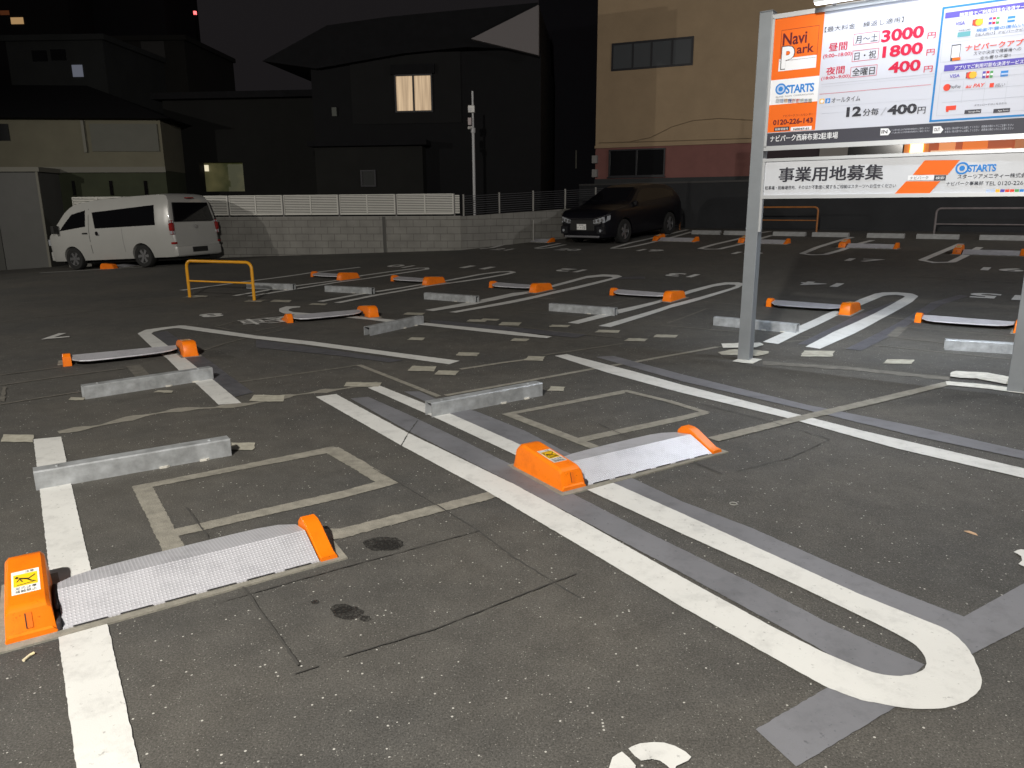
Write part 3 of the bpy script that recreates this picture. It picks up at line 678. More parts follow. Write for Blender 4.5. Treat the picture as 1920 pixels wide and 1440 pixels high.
b = MB(); fr = .022
for x0, x1, za, zc in ((u0-.01, u0+.014, z_b, z_t), (u1-.014, u1+.01, z_b, z_t), (u0-.01, u1+.01, z_b-.03, z_b+.012), (u0-.01, u1+.01, z_t-.01, z_t+.03)):
    b.box(x0, FY-.012, za, x1, FY+.01, zc, ALU)
z2t, z2b = PL(1432, 303)[1], PL(1428, 367)[1]
b.box(u0-.01, FY-.012, z2b-.03, u1+.01, FY+.01, z2b+.004, ALU); b.box(u0-.01, FY-.012, z2t-.004, u1+.01, FY+.01, z2t+.025, ALU)
b.box(u0-.011, FY-.010, z2b-.35, u0+.012, FY+.02, z2t+.03, ALU)
b.build('frame', sgn)
def flatm(n, c, r=.5): return mat('print_'+n, c, r, spec=.2)
PW = mat('print_white', (.56, .58, .66), .5, spec=.2); POR = flatm('orange', (.80, .145, .012)); PBK = flatm('black', (.035, .035, .045)); PRED = flatm('red', (.55, .008, .05)); PNV = flatm('navy', (.10, .08, .42))
PBL = flatm('blue', (.03, .22, .62)); PTE = flatm('frame_blue', (.02, .20, .50)); PDG = flatm('dark_grey', (.055, .055, .07)); PLG = flatm('light_grey', (.42, .44, .50)); PTX = flatm('text', (.05, .05, .06)); PBR = flatm('dark_red', (.12, .012, .02))
PYE = flatm('yellow', (.85, .45, .04)); PRE2 = flatm('warm_red', (.72, .06, .03)); PGR = flatm('green', (.08, .33, .10)); PTL = flatm('teal', (.12, .34, .38)); PWH = flatm('plain_white', (.78, .79, .82)); PLB = flatm('pale_blue', (.45, .55, .75))
class Face:
    def __init__(s, base): s.b = MB(); s.k = 0; s.base = base
    def q(s, pts, mt, lay=1):      # polygon given by photo pixels, on the plane of the sign
        y = FY-.0015*lay-s.base; P = []
        for p in pts:
            u, z = PL(*p); P.append((u, y, z))
        s.b.add(P, [tuple(range(len(P)))], mt)
    def r(s, x0, y0, x1, mt, h, lay=1, y1=None):   # box: left px, top px at left, right px, height px; horizontal in the world
        u0_, z0_ = PL(x0, y0); u1_, _ = PL(x1, y0); _, zb_ = PL(x0, y0+h); y = FY-.0015*lay-s.base
        s.b.add([(u0_, y, zb_), (u1_, y, zb_), (u1_, y, z0_), (u0_, y, z0_)], [(0, 1, 2, 3)], mt)
    def t(s, t, x0, yt, x1, yb, mt, off=.0, lay=2, sp=1.0, slant=0):
        vs, fs, r = text_data(t, off, sp); ua, za = PL(x0, yt); _, zb_ = PL(x0, yb); ub, _ = PL(x1, yt); y = FY-.0015*lay-s.base
        sh = [(0, 0)]
        if off > 0 and any(ord(c) > 255 for c in t): e = off*.55*(za-zb_); sh = [(-e, -e*.5), (e, -e*.5), (-e, e*.5), (e, e*.5)]
        for i_, (ex, ez) in enumerate(sh): s.b.add([(ua+(ub-ua)*a+slant*c*(za-zb_)+ex, y-.0002*i_, zb_+(za-zb_)*c+ez) for a, c in vs], fs, mt)
    def o(s, x0, y0, x1, h, mt, w=.006, lay=2):
        ua, za = PL(x0, y0); ub, _ = PL(x1, y0); _, zb_ = PL(x0, y0+h); y = FY-.0015*lay-s.base
        for a, c, d_, e in ((ua, ub, za-w, za), (ua, ub, zb_, zb_+w), (ua, ua+w, zb_+w, za-w), (ub-w, ub, zb_+w, za-w)):
            s.b.add([(a, y, d_), (c, y, d_), (c, y, e), (a, y, e)], [(0, 1, 2, 3)], mt)
    def c(s, x, y_, r, mt, lay=2, inner=0, n=24):
        u, z = PL(x, y_); rr = r/168.; y = FY-.0015*lay-s.base
        P = [(u+rr*math.cos(2*math.pi*k/n), y, z+rr*math.sin(2*math.pi*k/n)) for k in range(n)]
        if inner:
            Q = [(u+inner*rr*math.cos(2*math.pi*k/n), y, z+inner*rr*math.sin(2*math.pi*k/n)) for k in range(n)]
            s.b.add(P+Q, [(k, (k+1) % n, n+(k+1) % n, n+k) for k in range(n)], mt)
        else: s.b.add(P, [tuple(range(n))], mt)
    def done(s, name, par): return s.b.build(name, par, fix=False)
# white sheet
b = MB(); b.box(u0+.014, FY-.0005, z_b+.012, u1-.014, FY+.003, z_t-.01, PW); sheet = b.build('price_sheet', sgn)
f = Face(0)
uo = PL(1541, 90)[0]
def rectuz(fc, a, c, z0_, z1_, mt, lay): y = FY-.0015*lay; fc.b.add([(a, y, z0_), (c, y, z0_), (c, y, z1_), (a, y, z1_)], [(0, 1, 2, 3)], mt)
ul = u0+.014; zz = lambda py: PL(1446, py)[1]
rectuz(f, ul, uo, zz(151), z_t-.01, POR, 1); rectuz(f, ul, uo, zz(197), zz(151), PWH, 1); rectuz(f, ul, uo, zz(248.5), zz(197), POR, 1)
f.o(1466, 57, 1536, 58, PBR, .003)
f.t('Navi', 1469, 63, 1514, 86, PBR, .02); f.t('ark', 1495, 84, 1527, 101, PBR, .02)
f.r(1461, 111, 1531, PWH, 23, 2); f.t('P', 1466, 87, 1492, 131, PBK, .045, 3); f.t('P', 1467.5, 88.5, 1490.5, 129.5, PWH, .035, 4)
f.c(1464, 167, 8.5, PBL, 2, .72); f.c(1464, 167, 3.6, PBL, 2); f.c(1464, 167, 6.1, PLB, 2, .6)
f.t('STARTS', 1474, 160, 1527, 176, PBL, .03, sp=.88)
cols = [PLB, PLB, PYE, PNV, PRE2, PRE2, PGR, PBL, PGR]
for k in range(9): f.r(1455+k*7.6, 185.5, 1455+k*7.6+6.8, cols[k], 8)
f.t('ISLAND  TOWN  COMMUNICATION', 1455, 181, 1525, 183.5, PTX)
f.t('ナビパークコールセンター', 1468, 215.5, 1525, 220, PBR); f.t('0120-226-143', 1450, 225, 1524, 235, PBR, .03)
f.r(1452, 239, 1480, PBK, 7, 2); f.r(1483, 238.5, 1522, PWH, 7, 2); f.t('駐車場番号', 1454, 240.5, 1478, 244.8, PWH, .02, 3); f.t('N0047-61', 1488, 240.5, 1517, 244.5, PTX, .03, 3)
f.done('logo_panel', sheet)
f = Face(0)
f.t('【最大料金　繰返し適用】', 1547, 51, 1693, 61, PTX, .0)
f.o(1601.5, 64, 1650, 21, PRED, .0035); f.t('月〜土', 1605, 67.5, 1646, 82, PTX, .015)
f.t('3000', 1654, 57, 1733, 80, PRED, .035); f.t('円', 1740, 61.5, 1755, 73, PRED, .02)
f.t('昼間', 1555, 82, 1589, 97, PRED, .025); f.t('(9:00~18:00)', 1544, 102.5, 1597, 111.5, PRED, .015)
f.o(1599, 95.5, 1648, 20.5, PRED, .0035); f.t('日・祝', 1603, 98.5, 1643, 113, PTX, .015)
f.t('1800', 1656, 87, 1731, 109, PRED, .035); f.t('円', 1738, 93, 1753, 104.5, PRED, .02)
f.t('夜間', 1550, 126.5, 1584, 141, PRED, .025); f.t('(18:00~9:00)', 1540, 144.5, 1593, 152, PRED, .015)
f.o(1595.5, 126, 1645, 20, PRED, .0035); f.t('全曜日', 1599, 128.5, 1640.5, 143, PTX, .03)
f.t('400', 1667, 117, 1727, 138, PRED, .035); f.t('円', 1733, 124.5, 1749, 136, PRED, .02)
def hl(fc, x0, x1, y, mt, w=.003):
    ua, z = PL(x0, y); ub, _ = PL(x1, y); fc.b.add([(ua, FY-.003, z-w), (ub, FY-.003, z-w), (ub, FY-.003, z), (ua, FY-.003, z)], [(0, 1, 2, 3)], mt)
hl(f, 1540, 1750, 158, PLG); hl(f, 1540, 1750, 163, PLG, .0015); hl(f, 1537, 1744, 176.5, PRED, .003); hl(f, 1540, 1744, 201, PLG, .0012); hl(f, 1540, 1740, 213, PLG, .0012)
f.r(1537, 185.5, 1546, PYE, 9); f.c(1541.5, 190, 2.6, PWH, 3); f.r(1548, 184.8, 1557, PBL, 9); f.t('p', 1551, 187, 1555, 193, PWH, .02, 3)
f.t('オールタイム', 1560, 183.5, 1613, 193, PTX, .015)
f.t('12', 1588, 201, 1616, 219.5, PBK, .045); f.t('分毎', 1619, 204.5, 1648, 217.5, PBK, .03); f.t('/', 1652, 202, 1663, 216, PLG); f.t('400', 1665, 197.5, 1720, 216, PBK, .04); f.t('円', 1721.5, 201, 1736, 213.5, PBK, .03)
f.done('price_lettering', sheet)
f = Face(0)
# blue framed payment panel
ua = PL(1755, 120)[0]; zA = PL(1765, 14)[1]; zB = PL(1743, 229)[1]; ub = u1-.05; w = .016
for a, c, d_, e in ((ua, ub, zA-w, zA), (ua, ub, zB, zB+w), (ua, ua+w, zB+w, zA-w), (ub-w, ub, zB+w, zA-w)): rectuz(f, a, c, d_, e, PTE, 2)
def tt(t, x0, yt, yb, x1, mt, off=.01, lay=3): f.t(t, x0, yt, x1, yb, mt, off, lay)
f.r(1773, 24, 1990, PNV, 11, 2); tt('精算機でご利用可能な決済サービス', 1800, 24.5, 32, 1938, PWH, .03)
def mc(x, y):
    f.r(x, y, x+19, PDG, 11, 2); f.c(x+7, y+5, 4.6, PRE2, 3); f.c(x+12.5, y+4.5, 4.6, PYE, 4)
def jcb(x, y):
    for k, cc in enumerate((PNV, PRED, PGR)):
        f.r(x+k*7, y-k*.5, x+k*7+5.6, cc, 13, 2); f.r(x+k*7+.3, y+4.6-k*.5, x+k*7+5.2, PWH, 3.6, 3)
tt('VISA', 1792, 41.5, 48.5, 1810, PNV, .02); mc(1824, 37); jcb(1855, 33); f.r(1890, 31, 1904, PBL, 11, 2); f.r(1890.5, 35.5, 1903.5, PLB, 3, 3)
f.r(1796, 61, 1820, PTL, 9, 2); f.t('TRAVEL CARD', 1797, 56, 1820, 59.5, PTX, .01, 3)
tt('現金不要の後払い(個人向)', 1831, 54, 61.5, 1960, PBL, .01); tt('【法人向け】ナビパークビジネスカード', 1830, 63, 68.5, 1965, PTX, 0)
for x0, y0, h in ((1768, 39, 37), (1767, 81, 36), (1765, 137, 80)): f.o(x0, y0, 1985, h, PLG, .002)
f.r(1785, 84.5, 1802, PDG, 30, 2); f.r(1786.2, 86.5, 1800.8, PWH, 22, 3); f.r(1786, 109, 1801, POR, 5, 3)
tt('ナビパークアプリ', 1811, 85, 96, 1931, PRE2, .045); tt('スマホ決済で精算機への', 1826, 97, 104, 1914, PTX, .0); tt('立ち寄り不要!!', 1838, 106, 112.5, 1895, PTX, .0)
f.r(1771, 122.5, 1985, PNV, 11.5, 2); tt('アプリでご利用可能な決済サービス', 1790, 124, 131.5, 1918, PWH, .02)
tt('VISA', 1781, 140, 146.5, 1800, PNV, .02); mc(1812, 136); jcb(1843, 134); f.r(1877, 133, 1891, PBL, 11, 2); f.r(1877.5, 137.5, 1890.5, PLB, 3, 3)
for y in (152, 172, 192): hl(f, 1766, 1985, y, PLG, .002)
for x in (1807, 1848, 1889):
    a, z1_ = PL(x, 152); _, z0_ = PL(x, 192); rectuz(f, a, a+.002, z0_, z1_, PLG, 2)
f.c(1775.5, 164, 4.6, PRE2, 2); tt('PayPay', 1781, 160.5, 167.5, 1802, PTX, 0); f.t('au PAY', 1811, 158.5, 1845, 165.5, PRE2, .02, 3, slant=.25)
f.r(1856, 156, 1864, PRE2, 8, 2); tt('d払い', 1866, 156.5, 163.5, 1885, PTX, 0)
f.r(1774, 199, 1793, PRE2, 8, 2); f.r(1774, 206, 1779, PRE2, 4, 2); tt('ダウンロードはこちらから', 1827, 195.5, 199.5, 1887, PTX, 0)
f.r(1809, 206.5, 1840, PDG, 7.5, 2); f.r(1863, 204.5, 1894, PDG, 7.5, 2); f.t('Google Play', 1816, 208.5, 1838, 212, PWH, 0, 3); f.t('App Store', 1871, 206.5, 1891, 210, PWH, 0, 3)
f.done('payment_panel', sheet)
f = Face(0)
zb1 = PL(1440, 250)[1]; rectuz(f, ul, u1-.014, z_b+.012, zb1, PDG, 2)
f.t('ナビパーク西麻布第2駐車場', 1445, 254.5, 1571, 266.5, PWH, .02, 3)
def arrow(x, y, t):
    f.q([(x, y), (x+14, y-.4), (x+19, y+6), (x+14, y+12.5), (x-1, y+13)], PWH, 3); f.t(t, x+2, y+3, x+13, y+9.5, PTX, .02, 4)
arrow(1651.5, 241, 'IN'); arrow(1750, 237, 'OUT')
for k in range(2):
    f.t('ご入庫の前に必ず駐車場利用規約をご確認ください', 1672, 242.5+5*k, 1743, 245.8+5*k, PLG, 0, 3)
    f.t('お支払い後は速やかに出庫してください　精算後の再ロックにご注意ください', 1772, 239+6*k, 1900, 243.5+6*k, PLG, 0, 3)
f.t('リール', 1532, 249.3, 1562, 251.3, PLG, 0, 3) if False else None
f.done('name_band', sheet)
# lower banner: slightly rippled vinyl
VIN = mat('banner_vinyl', (.60, .62, .66), .35, var=.10, vscale=3, bump=.5, bscale=2.2)
b = MB(); nx, nz = 60, 8; vs = []
def rip(u, z): return .006*math.sin(u*5.1+z*3)+.004*math.sin(u*13+1.3)*math.sin(z*9)
for j in range(nz+1):
    for i in range(nx+1):
        u = u0+.014+(u1-u0-.028)*i/nx; z = z2b+.004+(z2t-z2b-.008)*j/nz; vs.append((u, FY+.004-.4*abs(rip(u, z)), z))
b.add(vs, [(j*(nx+1)+i, j*(nx+1)+i+1, (j+1)*(nx+1)+i+1, (j+1)*(nx+1)+i) for j in range(nz) for i in range(nx)], VIN)
ban = b.build('banner', sgn, smooth=True, fix=False)
for q_ in ([(1733.8, 300.6), (1800, 300), (1777, 327.7), (1711.5, 327.9)], [(1699, 340), (1763, 339.6), (1740, 365.8), (1675.6, 365.4)]):
    f = Face(0); f.q(q_, POR, 1); f.done('orange_stripe', ban)
f = Face(0); f.t('事業用地募集', 1462, 314.5, 1657, 341, PBK, .05); f.done('banner_title', ban)
f = Face(0); f.t('駐車場・駐輪場用地、そのほか不動産に関するご相談はスターツへお任せください', 1435, 349, 1680, 355.8, PTX, .01); f.done('small_print', ban)
f = Face(0); f.r(1703, 329, 1752, PWH, 9.5, 2); f.r(1752, 329, 1774, PDG, 9.5, 2); f.t('ナビパーク', 1707, 331, 1741, 336.5, PTX, .01, 3); f.t('検索', 1755, 331, 1771, 336.5, PWH, .02, 3); f.done('search_box', ban)
f = Face(0); f.c(1804, 315.5, 8.5, PBL, 2, .72); f.c(1804, 315.5, 3.6, PBL, 2); f.t('STARTS', 1816, 309, 1869, 322.5, PBL, .03, sp=.88); f.done('company_logo', ban)
f = Face(0); f.t('スターツアメニティー株式会社', 1796, 327, 1935, 335.5, PTX, .015); f.done('company_name', ban)
f = Face(0); f.t('ナビパーク事業部', 1775, 341, 1844, 348, PTX, .015); f.done('department_name', ban)
f = Face(0); f.t('TEL 0120-226-143', 1848, 340.5, 1942, 347.5, PTX, .0); f.done('phone_number', ban)
f = Face(0)
for k in range(9): f.r(1849+k*9, 355, 1849+k*9+8, cols[k], 7)
f.done('colour_band', ban)
# strip light over the board
LX0 = PL(1536, 22)[0]; b = MB()
b.box(LX0, FY-.20, z_t+.035, u1-.05, FY-.13, z_t+.085, ALU)
for x in (LX0+.12, (LX0+u1)/2, u1-.3): b.box(x, FY-.15, z_t+.03, x+.03, FY+.0, z_t+.045, ALU)
LM = mat('lamp_diffuser', (.9, .95, 1.), .4, emit=3.5, ecol=(.9, .95, 1.))
fx = b.build('light_fixture', sgn)
b = MB(); b.box(LX0+.01, FY-.195, z_t+.022, u1-.06, FY-.135, z_t+.035, LM); b.build('diffuser', fx)
lc = Vector((PA.x, PA.y, PA.z))+ud*((LX0+u1)/2)+nd*(.05+.165)+Vector((0, 0, z_t+.018))
def striplight(name, c, tgt, power):
    l = lamp(name, 'AREA', c, power, (.82, .90, 1.0), u1-LX0-.1, None, None, .05)
    z = (Vector(c)-Vector(tgt)).normalized(); x = ud.copy(); y = z.cross(x).normalized(); x = y.cross(z)
    l.rotation_euler = Matrix((x, y, z)).transposed().to_euler(); return l
striplight('sign_strip_light', lc+nd*.12, lc+Vector((0, 0, -1))+nd*.1, 9)
l_ = striplight('sign_strip_light', lc+nd*.14, lc+nd*.14+Vector((0, 0, -1))+nd*.45, 24); l_.data.spread = R_(95)
lc2 = lc-nd*.40
l_ = striplight('sign_strip_light', lc2, lc2+Vector((0, 0, -1))-nd*.9, 190); l_.data.spread = R_(120)
b = MB(); b.box(LX0, FY+.20, z_t+.035, u1-.05, FY+.27, z_t+.085, ALU); fx2 = b.build('light_fixture', sgn)
b = MB(); b.box(LX0+.01, FY+.205, z_t+.022, u1-.06, FY+.265, z_t+.035, LM); b.build('diffuser', fx2)

# ------------------------------------------------------------------ vehicles
CARW = mat('white_car_paint', (.40, .40, .385), .3, var=.05, vscale=2, coat=.5); CARB = mat('black_car_paint', (.0035, .0035, .006), .3, spec=.35)
GLS = mat('dark_glass', (.004, .004, .005), .08); TYR = mat('tyre_rubber', (.012, .012, .012), .85); RIM = mat('alloy_rim', (.26, .26, .27), .35, .7); RED = mat('red_lens', (.25, .008, .008), .25, emit=.0)
CHR = mat('chrome', (.75, .75, .78), .12, 1.0); LENS = mat('clear_lens', (.62, .65, .70), .12, .5); BPL = mat('black_plastic', (.012, .012, .012), .6); PLT = mat('licence_plate_white', (.8, .8, .78), .4); UND = mat('underbody', (.006, .006, .006), .9)
def car_body(root, paint, L, zb, top, wz, arches, rad, name='body', nst=64, plan=None, nsec=14):
    """x from 0 (front) to L; top(x) roof/hood height, wz(z) half width, plan(x) multiplier."""
    b = MB(); rings = []
    for i in range(nst+1):
        x = L*i/nst; zt_ = top(x); k = plan(x); right = []
        for j in range(nsec+1):
            fz = j/nsec; z = zb+(zt_-zb)*(1-(1-fz)**1.35); right.append((wz(z)*k, z))
        hw = right[-1][0]; cap = [(hw*.92, zt_+.012), (hw*.6, zt_+.03), (0, zt_+.036)]
        prof = right+cap
        ring = [Vector((x, y, z)) for y, z in prof]+[Vector((x, -y, z)) for y, z in reversed(prof[:-1])]
        rings.append(ring)
    b.loft(rings, paint); o = b.build(name, root, smooth=True)
    cut = MB()
    for ax in arches: cut.cyl((ax, -1.3, rad*.96), (ax, 1.3, rad*.96), rad*1.16, UND, n=32)
    c = cut.build('arch_cutter'); c.parent = root
    md = o.modifiers.new('cut', 'BOOLEAN'); md.object = c; md.operation = 'DIFFERENCE'; md.solver = 'EXACT'
    bpy.context.view_layer.update(); dg = bpy.context.evaluated_depsgraph_get()
    me = bpy.data.meshes.new_from_object(o.evaluated_get(dg)); o.modifiers.clear(); o.data = me
    bpy.data.objects.remove(c)
    u = MB(); u.box(.25, -.62, .16, L-.2, .62, zb+.25, UND); u.build('underbody', root)
    return o
def wheel(root, x, y, r, w, spokes=6):
    s = 1 if y > 0 else -1; b = MB()
    prof = [(r*.62, -w/2), (r*.93, -w/2), (r, -w/2+.03), (r, w/2-.03), (r*.93, w/2), (r*.62, w/2)]
    n = 28; rings = [[Vector((x+q*math.cos(2*math.pi*k/n), y+s*t, r+q*math.sin(2*math.pi*k/n))) for q, t in prof] for k in range(n)]
    rings.append(rings[0]); b.loft(rings, TYR, caps=False); o = b.build('wheel', root, smooth=True)
    b = MB(); yy = y+s*(w/2-.025)
    b.cyl((x, yy-.03*s, r), (x, yy-.02*s, r), r*.62, BPL, n=24); b.cyl((x, yy-.02*s, r), (x, yy+.012*s, r), r*.14, RIM)
    for k in range(spokes):
        a = 2*math.pi*k/spokes; d = Vector((math.cos(a), 0, math.sin(a))); q = Vector((-math.sin(a), 0, math.cos(a))); c0 = Vector((x, yy, r))
        b.add([c0+q*r*.09, c0-q*r*.09, c0-q*r*.13+d*r*.6, c0+q*r*.13+d*r*.6, c0+q*r*.09-Vector((0, s*.02, 0)), c0-q*r*.09-Vector((0, s*.02, 0)), c0-q*r*.13+d*r*.6-Vector((0, s*.02, 0)), c0+q*r*.13+d*r*.6-Vector((0, s*.02, 0))], [(0, 1, 2, 3), (4, 7, 6, 5), (0, 3, 7, 4), (1, 5, 6, 2), (3, 2, 6, 7)], RIM)
    rg = [[Vector((x+q*math.cos(2*math.pi*k/n), yy+s*t, r+q*math.sin(2*math.pi*k/n))) for q, t in ((r*.58, -.01), (r*.58, .008), (r*.65, .008), (r*.65, -.01))] for k in range(n)]; rg.append(rg[0]); b.loft(rg, RIM, caps=False)
    b.build('rim', o, smooth=True); return o
def side_panel(root, name, poly_, wz, plan, mt, side, off=.006, nz=6, th=.0):
    """polygon (x,z) laid on the flank: fan of horizontal slices"""
    zs = [z for _, z in poly_]; z0, z1 = min(zs), max(zs); b = MB(); rows = []
    for j in range(nz+1):
        z = z0+(z1-z0)*j/nz; z = min(max(z, z0+1e-4), z1-1e-4); xs = []
        for i in range(len(poly_)):
            (xa, za), (xb, zb_) = poly_[i], poly_[(i+1) % len(poly_)]
            if (za-z)*(zb_-z) <= 0 and za != zb_: xs.append(xa+(xb-xa)*(z-za)/(zb_-za))
        rows.append((z, min(xs), max(xs)))
    vs = []; nn = 8
    for z, a, c in rows:
        for i in range(nn+1): x = a+(c-a)*i/nn; vs.append((x, side*(wz(z)*plan(x)+off), z))
    b.add(vs, [(j*(nn+1)+i, j*(nn+1)+i+1, (j+1)*(nn+1)+i+1, (j+1)*(nn+1)+i) for j in range(nz) for i in range(nn)], mt)
    return b.build(name, root, fix=False, smooth=True)
def interp(pts):
    def f(x):
        if x <= pts[0][0]: return pts[0][1]
        for (a, fa), (c, fc) in zip(pts, pts[1:]):
            if x <= c: return fa+(fc-fa)*(x-a)/(c-a)
        return pts[-1][1]
    return f
# --- white van
VL = 4.72
vtop = interp([(0, .72), (.04, .86), (.14, .98), (.30, 1.08), (.55, 1.33), (.85, 1.64), (1.05, 1.78), (1.35, 1.87), (1.9, 1.92), (3.0, 1.95), (4.2, 1.95), (4.45, 1.93), (4.56, 1.85), (4.64, 1.35), (4.70, 1.0), (4.72, .6)])
vwz = interp([(.2, .84), (.42, .90), (.75, .94), (1.05, .935), (1.25, .91), (1.62, .84), (1.82, .77), (1.96, .70)])
vplan = interp([(0, .80), (.05, .88), (.15, .94), (.4, .985), (.7, 1.0), (4.2, 1.0), (4.5, .98), (4.66, .955), (4.72, .92)])
# nearest rear corner about px 312..; axis heading -69 deg
van = empty('parked_van', (0, 0, 0), 0, 'white passenger van with dark windows parked beside the block wall', 'van')
wf = G(150, 503); wr = G(277, 496.5)
hd = D(-70.5); sd = Vector((-hd.y, hd.x, 0))     # towards the van's left (our side)
if sd.dot(Vector((0, -1, 0))) < 0: sd = -sd
def raypt(px, dist):
    d = ray(px, 500); t = dist/d[1]; return Vector((d[0]*t, dist, 0))
# wheel base 2.57 m: rear wheel on ray 277, front on ray 147
rr_, ff_ = ray(277, 500), ray(148, 500); kx, ky = rr_.x/rr_.y, ff_.x/ff_.y
# solve Y_r so that (front - rear) = 2.57*hd
best = None
for Yr in np.arange(17, 26, .05):
    R0 = Vector((kx*Yr, Yr, 0)); F0 = R0+hd*2.57; e = abs(F0.x/F0.y-ky)
    if best is None or e < best[0]: best = (e, R0, F0)
_, R0, F0 = best
hr, hf = H(R0.x, R0.y), H(F0.x, F0.y)
pit = math.atan2(hr-hf, 2.57)
xaxis = (-hd*math.cos(pit)+Vector((0, 0, math.sin(pit)))).normalized(); yaxis = sd; zaxis = xaxis.cross(yaxis).normalized()
if zaxis.z < 0: yaxis = -yaxis; zaxis = xaxis.cross(yaxis)
near = 1 if yaxis.dot(sd) > 0 else -1
VM = Matrix((xaxis, yaxis, zaxis)).transposed().to_4x4()
wheel_front_x, wheel_rear_x = .98, 3.55
orig = Vector((F0.x, F0.y, hf))-xaxis*wheel_front_x-yaxis*near*.80
van.location = orig; van.rotation_euler = VM.to_euler()
body = car_body(van, CARW, VL, .26, vtop, vwz, (wheel_front_x, wheel_rear_x), .32, plan=vplan)
for x in (wheel_front_x, wheel_rear_x):
    for s in (1, -1): wheel(van, x, s*.80, .32, .20)
for s in (1, -1):
    side_panel(van, 'front_window', [(.62, 1.12), (.80, 1.30), (1.16, 1.62), (1.62, 1.66), (1.62, 1.17)], vwz, vplan, GLS, s, .004)
    side_panel(van, 'side_window', [(1.98, 1.14), (1.86, 1.66), (4.12, 1.68), (4.16, 1.14)], vwz, vplan, GLS, s, .005)
    side_panel(body, 'door_seam', [(1.735, .45), (1.735, 1.70), (1.75, 1.70), (1.75, .45)], vwz, vplan, BPL, s, .003)
    side_panel(body, 'door_seam', [(2.95, .45), (2.95, 1.10), (2.965, 1.10), (2.965, .45)], vwz, vplan, mat('seam_grey', (.2, .2, .2), .6), s, .002)
    side_panel(van, 'sliding_rail', [(2.0, 1.03), (4.15, 1.045), (4.15, 1.065), (2.0, 1.05)], vwz, vplan, mat('seam_grey', (.2, .2, .2), .6), s, .003, nz=1)
    b = MB(); b.box(1.50, s*.935, 1.00, 1.68, s*.965, 1.04, BPL); b.build('door_handle', van, bevel=.006)
    b = MB(); b.cyl((2.06, s*.93, 1.0), (2.06, s*.972, 1.0), .06, CHR, n=18); b.build('fuel_cap' if s*near > 0 else 'fuel_cap', van, smooth=True)
    b = MB(); b.cyl((.62, s*.90, 1.14), (.56, s*1.05, 1.10), .012, BPL); b.box(.50, s*1.02-.09, 1.05, .60, s*1.02+.09, 1.28, BPL); b.build('wing_mirror', van, bevel=.02)
    b = MB(); P = [(VL-.10, s*.905, .90), (VL-.02, s*.885, .90), (VL-.03, s*.74, .90)]
    b.box(VL-.12, min(s*.82, s*.915), .97, VL+.004, max(s*.82, s*.915), 1.16, RED); b.box(VL-.11, min(s*.82, s*.91), .86, VL+.006, max(s*.82, s*.91), .97, LENS); b.box(VL-.11, min(s*.82, s*.90), 1.16, VL-.005, max(s*.82, s*.90), 1.24, LENS); b.build('tail_light', van, bevel=.015)
    b = MB(); b.box(VL-.12, s*.80 if s > 0 else s*.90, .60, VL+.012, s*.90 if s > 0 else s*.80, .66, RED); b.build('reflector', van, bevel=.01)
    b = MB(); b.box(.02, s*.62 if s > 0 else s*.86, .72, .12, s*.86 if s > 0 else s*.62, .90, LENS); b.build('headlight', van, bevel=.02)
b = MB(); vs = [(4.600, -.70, 1.66), (4.600, .70, 1.66), (4.665, .76, 1.19), (4.665, -.76, 1.19)]
b = MB(); b.add([(4.640, -.66, 1.72), (4.640, .66, 1.72), (4.712, .76, 1.20), (4.712, -.76, 1.20), (4.58, -.66, 1.72), (4.58, .66, 1.72), (4.64, .76, 1.20), (4.64, -.76, 1.20)], [(0, 3, 2, 1), (4, 5, 6, 7), (0, 1, 5, 4), (2, 3, 7, 6), (1, 2, 6, 5), (3, 0, 4, 7)], GLS); b.build('rear_window', van, bevel=.01)
b = MB(); b.box(4.55, -.12, 1.83, 4.66, .12, 1.86, RED); b.build('brake_light', van)
b = MB(); b.box(VL-.16, -.86, .27, VL+.05, .86, .54, CARW); b.build('rear_bumper', van, bevel=.04, smooth=True)
b = MB(); b.box(VL+.04, -.30, .36, VL+.062, .28, .50, BPL); b.build('plate_recess', van)
b = MB(); b.cyl((VL-.01, 0, 1.06), (VL+.02, 0, 1.06), .05, CHR, n=18); b.build('badge', van)
b = MB(); b.box(-.03, -.80, .27, .16, .80, .56, CARW); b.build('front_bumper', van, bevel=.05, smooth=True)

# --- dark SUV
CL = 4.55
ctop = interp([(0, .62), (.03, .80), (.10, .90), (.35, .98), (1.15, 1.06), (1.35, 1.14), (2.05, 1.50), (2.4, 1.57), (3.1, 1.58), (3.8, 1.52), (4.15, 1.38), (4.42, 1.02), (4.53, .85), (4.55, .6)])
cwz = interp([(.2, .84), (.4, .90), (.75, .91), (.98, .89), (1.2, .80), (1.5, .64), (1.6, .58)])
cplan = interp([(0, .74), (.06, .86), (.2, .93), (.5, .985), (.9, 1.0), (3.8, 1.0), (4.3, .96), (4.55, .86)])
car = empty('parked_car', (0, 0, 0), 0, 'black sport utility car parked nose out beside the end of the block wall', 'car')
cd = D(41)                                     # from nose to tail
pf = G(1092, 461); cpn = Vector((pf.x, pf.y, 0))
hN, hT = H(cpn.x, cpn.y), H(cpn.x+cd.x*3.5, cpn.y+cd.y*3.5); cp_ = math.atan2(hT-hN, 3.5)
xa = (cd*math.cos(cp_)+Vector((0, 0, math.sin(cp_)))).normalized(); ya = Vector((0, 0, 1)).cross(xa).normalized(); za = xa.cross(ya)
car.rotation_euler = Matrix((xa, ya, za)).transposed().to_euler(); car.location = (cpn.x, cpn.y, hN)
car.scale = (.95, .95, .97)
cb = car_body(car, CARB, CL, .24, ctop, cwz, (.92, 3.58), .35, plan=cplan)
for x in (.92, 3.58):
    for s in (1, -1): wheel(car, x, s*.80, .35, .22, 5)
